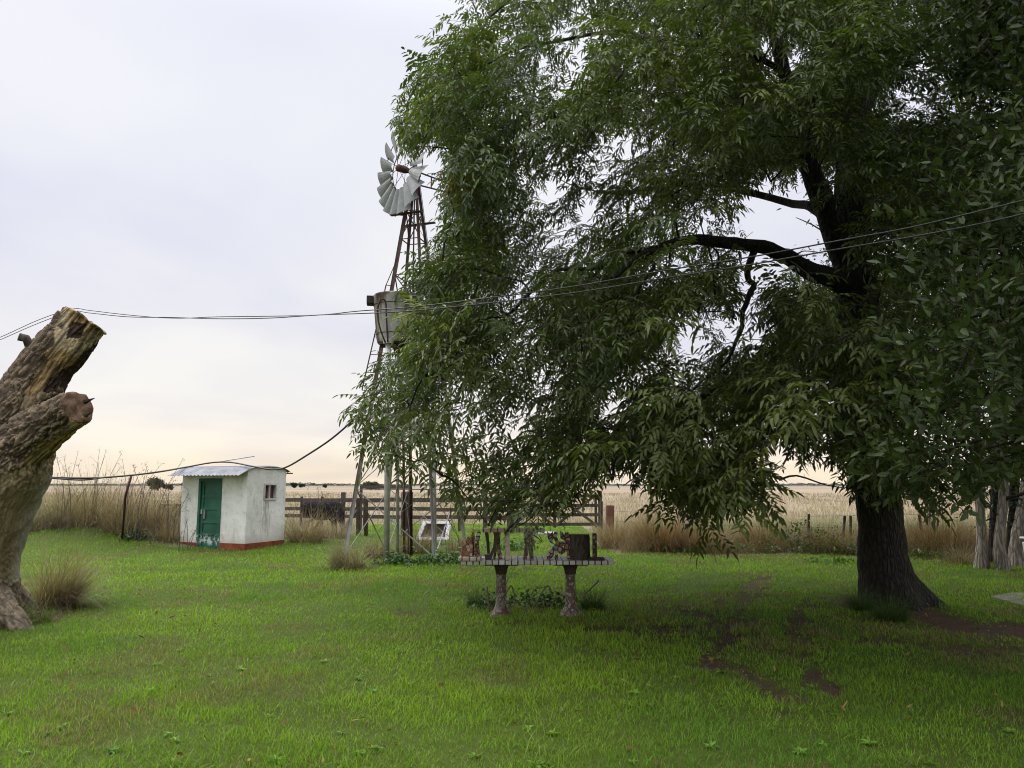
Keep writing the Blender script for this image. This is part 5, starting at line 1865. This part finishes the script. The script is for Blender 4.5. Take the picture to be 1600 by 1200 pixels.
tag(m.build('plank', M['dark_wood'], None), 'dark plank leaning against the pair of posts', 'plank')
a, b = P(564, 761, 28.2), P(641, 761, 28.2)
rt_ = empty('raised_board', (a.x, a.y, gz1(a.x, a.y)), 'pale board fixed high across two poles behind the tower', 'board')
m = MB(); m.bar(a, b, 0.12, 0.04, up=(0, -1, 0)); m.build('board', M['old_wood'], rt_)
for q in (a, b):
    m = MB(); m.bar((q.x, q.y + .07, gz1(q.x, q.y) - .1), (q.x, q.y + .07, q.z + .06), 0.09, 0.09); m.build('post', M['old_wood'], rt_)


# ------------------------------------------------------------------ cow
def build_cow():
    d = 29.0
    x0, x1 = P(474, 800, d).x, P(534, 800, d).x
    zg = gz1((x0 + x1) / 2, d)
    root = empty('cow', ((x0 + x1) / 2, d, zg), 'black cow with white feet standing at the corral fence', 'cow')
    zb = P(500, 783, d).z
    L = x1 - x0
    X = lambda f: x0 + L * f
    mb = MB()
    # deep barrel from rump (left) to chest (right), head lowered at the right
    body = [(0.0, zb - .30, .20), (0.03, zb - .29, .27), (0.12, zb - .30, .30), (0.30, zb - .34, .335), (0.50, zb - .36, .36), (0.70, zb - .345, .345), (0.86, zb - .31, .30), (0.95, zb - .34, .24)]
    mb.tube(smooth_path([Vector((X(f), d, z)) for f, z, r in body], 3), lerp_list([r for f, z, r in body], 3), 16)
    mb.tube(smooth_path([Vector((X(.84), d - .05, zb - .28)), Vector((X(.98), d - .15, zb - .46)), Vector((X(1.02), d - .2, zb - .70))], 3), lerp_list([.21, .16, .13], 3), 12)
    mb.tube(smooth_path([Vector((X(1.0), d - .2, zb - .62)), Vector((X(1.05), d - .24, zb - .80)), Vector((X(1.09), d - .28, zb - 1.0))], 3), lerp_list([.14, .115, .08], 3), 12)
    for f, dy, kx in ((.1, -.14, -.05), (.14, .15, -.04), (.78, -.14, 0), (.82, .14, .02)):
        hind = f < .5
        mb.tube(smooth_path([Vector((X(f), d + dy, zb - .42)), Vector((X(f) + (.05 if hind else 0), d + dy, zb - .72)), Vector((X(f) + (-.07 if hind else .01), d + dy, zg + .42)), Vector((X(f) - (.02 if hind else 0), d + dy, zg + .1)), Vector((X(f), d + dy, zg - .02))], 3), lerp_list([.17, .12, .065, .05, .065], 3), 10)
    for s in (-1, 1):
        mb.tube([Vector((X(1.01), d - .2 + s * .1, zb - .62)), Vector((X(.99), d - .2 + s * .26, zb - .62))], [.05, .02], 8)
    V, Nn, F, F3 = remeshed(mb, 0.03, 3)
    z = V[:, 2] - zg
    col = np.full((len(V), 3), (0.012, 0.011, 0.012))
    w = (z < 0.50 + 0.1 * (vn3(V * 4) - .5)) & (V[:, 0] < X(.3))
    col[w] = (0.42, 0.37, 0.30)
    np_mesh('body', V, F, M['cow'], col, root, True, F3)
    m = MB(); m.tube(smooth_path([Vector((X(0.02), d, zb - .1)), Vector((X(-.035), d, zb - .22)), Vector((X(-.04), d, zb - .6)), Vector((X(-.03), d, zb - .8))], 3), lerp_list([.035, .025, .02, .035], 3), 6)
    m.build('tail', M['cable'], root, True)


build_cow()


# ------------------------------------------------------------------ white trough lying on its side, plank
def build_trough():
    d = 21.5
    root = empty('trough', (P(676, 842, d).x, d, gz1(P(676, 842, d).x, d)), 'broken white basin tipped on its side under the leaves', 'trough')
    o = [P(649, 843, d), P(701, 843, d), P(705, 815, d + .25), P(661, 814, d + .25)]
    cen = sum(o, Vector()) / 4
    inn = [cen + (q - cen) * 0.74 for q in o]
    back = [cen + (q - cen) * 0.55 + Vector((0.02, 0.42, 0.03)) for q in o]
    ob = [cen + (q - cen) * 0.72 + Vector((0.02, 0.47, 0.03)) for q in o]
    lip = [q + Vector((0, 0.05, 0)) for q in o]
    vs = o + inn + lip + ob
    fs = []
    for i in range(4):
        j = (i + 1) % 4
        fs += [(i, j, 4 + j, 4 + i), (i, 8 + i, 8 + j, j), (8 + i, 12 + i, 12 + j, 8 + j)]
    fs.append((12, 13, 14, 15))
    MB().add(vs, fs).build('shell', M['white'], root)
    inn2 = [q + Vector((0, 0.004, 0)) for q in inn]
    fs = [(4, 5, 6, 7)] + [(i, (i + 1) % 4, 4 + (i + 1) % 4, 4 + i) for i in range(4)]
    MB().add(inn2 + back, fs).build('inside', M['beige_inside'], root)


build_trough()
a, b = P(826, 833, 23), P(866, 833, 23)
rt_ = empty('low_bench', ((a.x + b.x) / 2, 23, gz1(a.x, 23)), 'low white bench board on the grass behind the mosaic pieces', 'bench')
m = MB(); m.box((a + b) / 2, (b.x - a.x, 0.25, 0.07), None, .01); m.build('seat', M['white'], rt_)
for q in (a, b):
    m = MB(); s = 0.1 if q is a else -0.1; z = gz1(q.x, 23) - .05; m.bar((q.x + s, 23, z), (q.x + s, 23, q.z - .035), 0.09, 0.2); m.build('leg', M['concrete'], rt_)


# ------------------------------------------------------------------ mosaic table and the pieces on it
def build_table():
    d = 9.75
    x0, x1 = P(719, 880, d).x, P(960, 880, d).x
    zt = P(800, 876.5, d).z; zb = P(800, 883, d).z
    yc = d + 0.33
    c = Vector(((x0 + x1) / 2, yc, 0))
    root = empty('mosaic_table', c, 'long low table with white tile mosaic edge on two mosaic pedestals', 'table')
    m = MB(); m.box(((x0 + x1) / 2, yc, (zt + zb) / 2), (x1 - x0, 0.62, zt - zb), None, 0.006); m.build('tabletop', M['tile_white'], root)
    for px, ht in ((783, 0), (892, 0)):
        xx = P(px, 900, d + .25).x; y = yc
        zg = gz1(xx, y)
        f = FPX / y
        p = MB()
        prof = [(19 / f, zg - .05), (16 / f, zg + .03), (12 / f, zg + .07), (9.5 / f, zg + .11), (8.2 / f, zg + .16), (7.8 / f, zb - .28), (7.4 / f, zb - .17), (8 / f, zb - .14)]
        p.lathe(prof, 14, (xx, y, 0))
        l = p.build('leg', M['mosaic_leg'], root, True)
        q = MB(); q.lathe([(8.2 / f, zb - .145), (9.5 / f, zb - .08), (12 / f, zb - .03), (13 / f, zb - .018)], 16, (xx, y, 0)); q.box((xx, y, zb - 0.0105), (0.42, 0.42, 0.018)); q.build('capital', M['dark_wood'], l)
    return d, yc, zt


td, tyc, tzt = build_table()
ty = td + 0.22                                             # the pieces stand a little behind the front edge
tpx = lambda px: P(px, 870, ty).x
tz = lambda py: tzt + (870 - py) * ty / FPX                # height above the table for a photo row


def piece_prism(name, mat, poly, th, parent, y=None):
    pts = [(tpx(x) - tpx(800), tz(yy) - tzt) for x, yy in poly]
    m = MB(); m.prism(pts, (tpx(800), y or ty, tzt), (1, 0, 0), (0, 0, 1), th)
    return m.build(name, M[mat], parent)


# little arcade: a tiled beam on three legs
r = empty('mosaic_arcade', (tpx(800), ty, tzt), 'small tiled mosaic arcade of beam and legs on the table', 'mosaic sculpture')
m = MB(); m.box((tpx(802), ty, tz(826)), (tpx(851) - tpx(753), 0.16, 6 * ty / FPX), None, .005); m.build('beam', M['tile_brown'], r)
piece_prism('leg', 'tile_white', [(759, 870), (757, 862), (765, 862), (771, 850), (772, 832), (770, 829), (778, 829), (776, 850), (770, 864), (768, 870)], 0.11, r, ty - .03)
piece_prism('leg', 'mosaic_rust', [(770, 870), (774, 850), (773, 829), (782, 829), (781, 850), (785, 870), (779, 870), (776, 858), (774, 870)], 0.11, r, ty + .10)
piece_prism('leg', 'tile_brown', [(788, 870), (790, 850), (788, 829), (796, 829), (797, 850), (796, 870)], 0.13, r)
piece_prism('leg', 'mosaic_leg', [(817, 870), (820, 850), (818, 829), (835, 829), (832, 848), (834, 870), (828, 870), (826, 856), (823, 870)], 0.13, r)
piece_prism('leg', 'tile_brown', [(761, 868), (759, 845), (756, 829), (762, 829), (764, 848), (765, 866)], 0.08, r, ty + .22)
# rusty figure at the left end on its own base
r = empty('mosaic_figure', (tpx(735), ty, tzt), 'rust coloured mosaic figure at the left end of the table', 'mosaic sculpture')
m = MB(); m.box((tpx(735), ty - .05, tzt + .022), (tpx(752) - tpx(718), 0.40, 0.044), None, .008); m.build('base', M['tile_brown'], r)
_z = 0.045
piece_prism('boot', 'mosaic_rust', [(721, 864.5), (722, 850), (720, 838), (727, 842), (731, 836), (736, 842), (739, 850), (738, 864.5)], 0.14, r)
piece_prism('shard', 'mosaic_fly', [(741, 864.5), (742, 850), (744, 832), (748, 826), (751, 830), (748, 846), (750, 864.5)], 0.10, r, ty - .02)
piece_prism('shard', 'mosaic_rust', [(732, 864.5), (734, 838), (739, 826), (741, 838), (740, 864.5)], 0.09, r, ty + .12)
# cut-out glass mosaic creature beside the log
r = empty('mosaic_creature', (tpx(872), ty, tzt), 'cut out glass mosaic butterfly with dark outlines beside the log', 'mosaic sculpture')
for poly in ([(854, 870), (855, 860), (866, 852), (868, 858), (862, 868)], [(862, 853), (868, 846), (874, 846), (880, 852), (884, 858), (876, 864), (870, 858)],
             [(855, 828), (860, 832), (864, 828), (866, 836), (863, 843), (866, 847), (860, 845), (856, 838)], [(866, 829), (871, 829), (871, 838), (873, 844), (869, 846), (866, 840)],
             [(875, 827), (880, 830), (883, 836), (881, 842), (876, 838)], [(883, 829), (888, 829), (891, 838), (894, 846), (890, 852), (883, 846), (882, 838)],
             [(882, 846), (890, 852), (893, 862), (893, 870), (886, 870), (886, 860), (881, 854)], [(867, 858), (871, 858), (872, 870), (867, 870)], [(872, 844), (882, 843), (884, 850), (876, 850)]):
    piece_prism('mosaic_panel', 'mosaic_fly', poly, 0.07, r)
# log
r = empty('log', (tpx(906), ty, tzt), 'upright cut log with rough bark standing on the table', 'log')
m = MB(); R_ = (tpx(922) - tpx(890)) / 2
V_, Fa = [], []
nA, nH = 72, 14
hh = tz(832.5) - tzt
for j in range(nH + 1):
    for i in range(nA):
        a = 2 * PI * i / nA
        k = R_ * (0.95 + 0.09 * math.sin(a * 13 + 1.6 * math.sin(j * .9)) * (0.5 + .5 * math.sin(a * 5 + j * .35)))
        V_.append((tpx(906) + k * math.cos(a), ty + k * math.sin(a), tzt + hh * j / nH))
for j in range(nH):
    for i in range(nA): Fa.append((j * nA + i, j * nA + (i + 1) % nA, (j + 1) * nA + (i + 1) % nA, (j + 1) * nA + i))
Fa.append(tuple(reversed(range(nA))))
m.add(V_, Fa); m.build('bark', M['old_wood'], r)
m = MB(); m.add([V_[nH * nA + i] for i in range(nA)], [tuple(range(nA))]); m.build('cut_face', M['pale_bark'], r)
# tiled upright with a foot
r = empty('mosaic_upright', (tpx(928), ty - .1, tzt), 'thin tiled upright with a flat foot at the right end', 'mosaic sculpture')
t_ = m_tile('upright_mosaic', 1, (0, 0, 0), _mix, (0.015, 0.013, 0.012), (22, 22, 22), irr=True, msize=0.10)
M['upright'] = t_
m = MB(); m.box((tpx(928), ty - .1, (tz(830) + tzt + .03) / 2), (6 * ty / FPX, 0.09, tz(830) - tzt - .03), None, .006); m.build('upright', M['upright'], r)
m = MB(); m.box((tpx(929), ty - .1, tzt + .0155), (tpx(942) - tpx(916), 0.2, 0.029), None, .006); m.build('foot', M['dark_wood'], r)


# ------------------------------------------------------------------ dead stalks and weeds
def stalk(pts, r, label, group='dead stalks under the table', mat='twig', name='dead_stalk', cat='stalk'):
    m = MB(); m.tube(smooth_path(pts, 4), r, 5)
    return tag(m.build(name, M[mat], None, True), label, cat, group)


yd = 9.9
stalk([P(765, 956, yd), P(763, 935, yd), P(761, 916, yd)], .009, 'short upright dead stalk left of the left pedestal')
stalk([P(788, 930, yd), P(797, 917, yd), P(800, 916, yd), P(804, 930, yd), P(806, 942, yd)], .008, 'dead stalk bent over right beside the left pedestal')
stalk([P(790, 914, yd), P(795, 902, yd)], .004, 'thin straight twig rising beside the left pedestal')
stalk([P(833, 950, yd), P(842, 935, yd), P(852, 918, yd), P(858, 917, yd), P(864, 932, yd)], .009, 'thick dead stalk bent in the middle under the table')
stalk([P(830, 932, yd), P(834, 922, yd), P(846, 918, yd), P(857, 917, yd), P(860, 930, yd)], .005, 'thin arched stalk in the middle under the table')
stalk([P(912, 940, yd), P(916, 927, yd), P(926, 917, yd), P(936, 907, yd)], .009, 'curved dead stalk rising right of the right pedestal')


def weed_clump(px, py, w, label, n=60, h=0.25, cols=((0.05, 0.12, 0.02), (0.08, 0.16, 0.03)), L=0.09, name='weed', d=None):
    b = GG(px, py) if d is None else Vector((P(px, py, d).x, d, 0))
    root = empty(name, (b.x, b.y, gz1(b.x, b.y)), label, 'weed', 'green weeds at the lawn edge')
    S = []
    pr = []
    for k in range(n):
        x = b.x + random.gauss(0, w / 2.2); y = b.y + random.gauss(0, w / 4); pr.append((x, y, gz1(x, y) + h * random.random() ** 0.8 * random.uniform(.3, 1)))
    protos = [mass_spray(random.Random(900 + i), 7, L, L * 0.55, 0.12) for i in range(5)]
    pos = np.array(pr); nn = len(pos)
    cc = np.array(cols)
    place_sprays('leaves', protos, pos, rng.uniform(-PI, PI, nn), rng.normal(0, .3, nn), rng.normal(0, .3, nn), rng.uniform(.7, 1.2, nn), lambda p: cc[rng.integers(0, len(cc), len(p))] * (0.7 + .6 * rng.random((len(p), 1))), M['weed_leaf'], root)


weed_clump(1110, 863, 1.3, 'low bright weeds left in the row before the brown grass', 90, .22)
weed_clump(1190, 862, 1.2, 'low bright weeds in the middle of the row before the brown grass', 80, .22)
weed_clump(1262, 862, 1.4, 'taller dark green weed bush left of the big trunk', 150, .85, ((0.03, 0.07, 0.018), (0.06, 0.11, 0.03)))
weed_clump(1310, 866, 0.9, 'pale green weeds right beside the big trunk', 80, .35)
weed_clump(1440, 872, 0.9, 'green weeds right of the big trunk at the lawn edge', 60, .2)
weed_clump(640, 882, 0.8, 'green weeds round the feet of the tank poles', 90, .22, ((0.05, 0.11, 0.025), (0.04, 0.09, 0.03)))
weed_clump(700, 880, 0.9, 'soft green weeds left of the mosaic table', 90, .3, ((0.06, 0.13, 0.03), (0.09, 0.14, 0.04)))
weed_clump(215, 858, 0.5, 'dark green weed at the foot of the tall stalks left of the hut', 50, .3, ((0.03, 0.07, 0.02), (0.05, 0.09, 0.03)))
weed_clump(800, 862, 0.8, 'bright green weeds seen below the mosaic arcade', 60, .3, d=20)
weed_clump(850, 948, 0.5, 'dark green weeds between the table pedestals', 60, .22, ((0.03, 0.07, 0.02), (0.04, 0.08, 0.02)), 0.06)
weed_clump(770, 950, 0.35, 'dark green weeds at the left pedestal', 40, .2, ((0.03, 0.07, 0.02), (0.05, 0.09, 0.03)), 0.06)
weed_clump(1300, 880, 0.5, 'bright little weeds in front of the wire posts', 30, .12)


def tall_weeds(px, py, n, h, spread, label, d=None, bare=False):
    b = GG(px, py) if d is None else Vector((P(px, py, d).x, d, 0))
    root = empty('dry_weed', (b.x, b.y, gz1(b.x, b.y)), label, 'dry weed', 'tall dry weeds')
    m = MB(); heads = []
    for k in range(n):
        x = b.x + random.gauss(0, spread); y = b.y + random.gauss(0, spread * .6); z = gz1(x, y) - .03
        hh = h * random.uniform(0.65, 1.1)
        a = Vector((x, y, z)); dx, dy = random.gauss(0.12, .2) * hh, random.gauss(0, .12) * hh
        p1 = a + Vector((dx * .35, dy * .35, hh * .55)); p2 = a + Vector((dx, dy, hh))
        m.tube(smooth_path([a, p1, p2], 3), lerp_list([.008, .006, .003], 3), 4, False)
        for j in range(random.randint(2, 5)):
            f = random.uniform(.45, .98); q = a.lerp(p1, f * 2) if f < .5 else p1.lerp(p2, f * 2 - 1)
            e = q + Vector((random.gauss(0, .09), random.gauss(0, .06), random.uniform(.05, .22)))
            m.tube([q, e], [.0035, .002], 3, False); heads.append(e)
        heads.append(p2)
    m.build('stems', M['twig'], root)
    if not bare:
        pos = np.array([tuple(q) for q in heads]); nn = len(pos)
        protos = [mass_spray(random.Random(950 + i), 7, 0.035, 0.012, 0.05) for i in range(3)]
        place_sprays('seed_heads', protos, pos, rng.uniform(-PI, PI, nn), rng.normal(0, .3, nn), rng.normal(0, .3, nn), rng.uniform(.7, 1.2, nn), lambda p: np.array((0.16, 0.12, 0.07)) * (0.7 + .6 * rng.random((len(p), 1))), M['straw'], root)


tall_weeds(100, 838, 8, 2.0, .22, 'tall dry seed stalks just right of the cut trunk', 20.5)
tall_weeds(138, 840, 8, 2.0, .22, 'tall dry seed stalks on the grassy bank', 20.8)
tall_weeds(224, 856, 12, 2.0, .22, 'tallest dry stalks right of the leaning stake', 19.8)
tall_weeds(188, 850, 7, 1.7, .22, 'dry seed stalks left of the leaning stake', 20.5)
tall_weeds(250, 856, 9, 1.6, .3, 'dry twiggy stalks next to the hut corner', 20)
tall_weeds(280, 857, 6, .8, .22, 'low bare stalks against the hut front', 19.3, True)
tall_weeds(508, 846, 16, 1.5, .4, 'brown twiggy stalks standing before the cow', 23)
tall_weeds(455, 846, 5, 1.3, .25, 'thin stalks at the right corner of the hut', 23)
tall_weeds(700, 862, 10, .9, .3, 'dry stalks at the right tower leg', 17.5)
for (x0, y0, x1, y1, lab) in ((452, 846, 492, 838, 'pale broken stick on the grass right of the hut'), (475, 846, 500, 815, 'pale stick leaning up in the straw before the cow'), (490, 839, 512, 840, 'pale stick lying in the straw by the plank')):
    stalk([P(x0, y0, 22.2), P((x0 + x1) / 2, (y0 + y1) / 2 - 1, 22.2), P(x1, y1, 22.2)], .018, lab, 'sticks right of the hut', 'old_wood', 'stick', 'stick')


# ------------------------------------------------------------------ far trees
def far_tree(px, py, d, w, h, label, seed=0, col=(0.030, 0.042, 0.028)):
    b = P(px, py, d); z = gz1(b.x, d)
    root = empty('far_tree', (b.x, d, z), label, 'tree', 'far trees on the horizon')
    m = MB(); m.tube([(b.x, d, z - .2), (b.x + .1, d, z + h * .6)], [w * .06, w * .03], 7); m.build('trunk', M['bark'], root)
    r = random.Random(seed); pos = []
    lob = [(r.uniform(-.32, .32) * w, r.uniform(-.3, .3) * w, h * r.uniform(.35, .75), r.uniform(.18, .3)) for _ in range(9)]
    for lx, ly, lz, lr in lob:
        for _ in range(44):
            v = Vector((r.gauss(0, 1), r.gauss(0, 1), r.gauss(0, 1))).normalized() * r.random() ** .4
            pos.append((b.x + lx + v.x * lr * w, d + ly + v.y * lr * w, max(z + .1, z + lz + v.z * lr * h * 1.1)))
    pos = np.array(pos); nn = len(pos)
    protos = [mass_spray(random.Random(700 + i), 12, w * .09, w * .05, w * .1) for i in range(4)]
    place_sprays('crown', protos, pos, rng.uniform(-PI, PI, nn), rng.normal(0, .4, nn), rng.normal(0, .4, nn), rng.uniform(.7, 1.2, nn), lambda p: np.array(col) * (0.7 + .6 * rng.random((len(p), 1))), M['far_leaf'], root)


far_tree(247, 757, 240, 5.4, 3.9, 'dark round tree standing alone on the horizon left of the hut', 1)
far_tree(263, 757, 240, 2.6, 2.2, 'smaller dark bush joined to the lone round tree', 2)
far_tree(460, 757, 420, 4.0, 2.9, 'small bush on the horizon just right of the hut', 3)
far_tree(472, 757, 420, 3.2, 2.4, 'second small bush on the horizon right of the hut', 4)
far_tree(508, 757, 420, 2.2, 2.0, 'tiny bush on the horizon above the cow', 5)
far_tree(580, 757, 260, 5.6, 2.8, 'olive bush on the horizon behind the tower', 6, (0.06, 0.065, 0.03))


def far_wood():
    """the thin dark line of woods along the horizon"""
    pos = []
    for _ in range(5200):
        x = random.uniform(-1400, 1500); y = random.uniform(1150, 1500)
        hgt = 0.6 + 7.5 * float(fb2(np.array([x * .006 + 3.0]), np.array([1.0]), 3)[0]) ** 2
        pos.append((x, y, -0.25 + random.random() * hgt))
    pos = np.array(pos); nn = len(pos)
    protos = [mass_spray(random.Random(800 + i), 9, 3.0, 1.8, 2.6) for i in range(4)]
    for s in protos: s.V = s.V * np.array((2.0, 1, .45))
    o = place_sprays('far_wood', protos, pos, rng.uniform(-PI, PI, nn), rng.normal(0, .1, nn), rng.normal(0, .1, nn), rng.uniform(.7, 1.2, nn), lambda p: np.array((0.075, 0.085, 0.08)) * (0.8 + .4 * rng.random((len(p), 1))), M['far_leaf'], None)
    tag(o, 'thin dark line of far woods along the horizon', 'woods', kind='stuff')


far_wood()


# ------------------------------------------------------------------ white garden table at the right edge, paved patch, fallen leaves
def build_white_table():
    d = 13.2
    x0 = P(1592, 840, d + .8).x; z = P(1592, 840, d + .8).z
    zg = gz1(x0, d)
    root = empty('garden_table', (x0 + .5, d + .4, zg), 'white plastic garden table with splayed legs cut by the right edge', 'table')
    m = MB(); m.box((x0 + .5, d + .4, z), (1.0, .8, .04), None, .012); m.box((x0 + .5, d + .4, z - .045), (.9, .7, .045), None, .01); m.build('tabletop', M['white'], root)
    for sx, sy in ((0, 0), (1, 0), (1, 1), (0, 1)):
        m = MB(); m.bar((x0 + .06 + sx * .88, d + .06 + sy * .68, z - .07), (x0 + .12 + sx * .76 + (-.05 if sx == 0 else .05) + .05 * (1 - sx), d + .04 + sy * .72, zg - .03), .07, .06, bev=.01); m.build('leg', M['white'], root)


build_white_table()
c0 = G(1600, 940)
m = MB(); q = [G(1548, 934), G(1600, 948), G(1700, 960), G(1720, 930), G(1580, 928)]
z = 0.02
m.add([Vector((p.x, p.y, gz1(p.x, p.y) + z)) for p in q] + [Vector((p.x, p.y, gz1(p.x, p.y) - .08)) for p in q], [(0, 1, 2, 3, 4)] + [(i, (i + 1) % 5, 5 + (i + 1) % 5, 5 + i) for i in range(5)])
o = m.build('path', M['concrete'], None); o['kind'] = 'structure'; o['label'] = 'patch of grey paving at the right edge of the lawn'


def fallen_leaves():
    n = 420
    y = 4 + 9 * rng.random(n) ** 1.2; x = (rng.random(n) - 0.35) * (1.4 * y + 2)
    # litter gathers on the bare earth
    y2 = 4.5 + 9 * rng.random(26000); x2 = (rng.random(26000) - 0.3) * (1.5 * y2 + 2)
    k = rng.random(26000) < dirt(x2, y2) * 0.55
    x = np.concatenate([x, x2[k]]); y = np.concatenate([y, y2[k]]); n0 = n; n = len(x)
    S = Spray(); S.leaf(np.zeros(3), np.array((1, 0, .05)), np.array((0, 0, 1.0)), 0.06, 0.022, fold=0.5, droop=-.1)
    S.done()
    pos = np.stack([x, y, gz(x, y) + 0.025 + 0.02 * rng.random(n)], 1)
    cs = np.array(((0.16, 0.075, 0.035), (0.22, 0.13, 0.06), (0.11, 0.05, 0.03), (0.30, 0.22, 0.08)))
    o = place_sprays('fallen_leaves', [S], pos, rng.uniform(-PI, PI, n), rng.normal(0, .4, n), rng.normal(0, .5, n), np.where(np.arange(n) < n0, rng.uniform(.6, 1.3, n), rng.uniform(.25, .7, n)), lambda p: cs[rng.integers(0, 4, len(p))], M['straw'], None)
    tag(o, 'scattered small brown fallen leaves on the lawn', 'fallen leaves', kind='stuff')


fallen_leaves()


def lawn_weeds():
    """broad-leaved weeds and clover growing in the grass"""
    S = []
    for i in range(6):
        r = random.Random(1200 + i); q = Spray()
        for k in range(r.randint(5, 9)):
            a = k * 2.4 + r.uniform(-.3, .3); e = r.uniform(.15, .9)
            q.leaf(np.array((0.005 * math.cos(a), 0.005 * math.sin(a), 0.0)), np.array((math.cos(a), math.sin(a), e)), np.array((-.4 * math.cos(a), -.4 * math.sin(a), 1.0)), r.uniform(.05, .085), r.uniform(.018, .032), fold=.3, droop=r.uniform(.1, .5), tone=r.uniform(.8, 1.2))
        S.append(q.done())
    n = 260
    y = 3.6 + 12 * rng.random(n) ** 1.5; x = (rng.random(n) - 0.5) * (1.5 * y + 1)
    cl = fb2(x * 0.9 + 40, y * 0.9 + 70, 3)
    k = (rng.random(n) < sstep(0.42, 0.62, cl)) | (rng.random(n) < .12)
    k &= dirt(x, y) < .4
    x, y = x[k], y[k]
    ex = [GG(*q) for q in ((75, 1150), (95, 1140), (262, 1150), (275, 1160), (560, 1180), (585, 1172), (10, 1118), (740, 1185), (430, 1190), (35, 1180), (1110, 1170), (1015, 1105))]
    x = np.concatenate([x, [p.x for p in ex]]); y = np.concatenate([y, [p.y for p in ex]])
    n = len(x)
    pos = np.stack([x, y, gz(x, y) + 0.012], 1)
    sc = rng.uniform(.45, .95, n); sc[-12:] = rng.uniform(.6, .95, 12)
    cs = np.array(((0.12, 0.26, 0.02), (0.15, 0.29, 0.025), (0.10, 0.21, 0.02), (0.17, 0.30, 0.03)))
    o = place_sprays('lawn_weeds', S, pos, rng.uniform(-PI, PI, n), rng.normal(0, .12, n), rng.normal(0, .12, n), sc, lambda p: cs[rng.integers(0, 4, len(p))], M['weed_leaf'], None)
    tag(o, 'small broad leaved weeds growing in the lawn', 'lawn weeds', kind='stuff')


lawn_weeds()
tussock(62, 972, 0.5, 0.16, 260, [(0.09, 0.15, 0.03), (0.2, 0.16, 0.08)], 'short mixed grass tuft at the tip of the cut trunk root', None, 'green grass tufts')
tussock(15, 978, 0.8, 0.2, 420, [(0.09, 0.15, 0.03), (0.2, 0.16, 0.08)], 'mixed grass tuft before the root of the cut trunk at the left edge', None, 'green grass tufts')

tussock(60, 800, 2.4, 1.0, 1300, STRAW + GREENISH, 'straw and grey green tussock half hidden by the cut trunk', d=21.8)
tussock(180, 800, 3.2, 0.75, 1700, GREENISH + STRAW[:2], 'grey green tussock behind the leaning stake', d=23.4)
tussock(270, 800, 2.4, 0.8, 1300, GREENISH + STRAW[:2], 'grey green tussock behind the left corner of the hut', d=23.2)
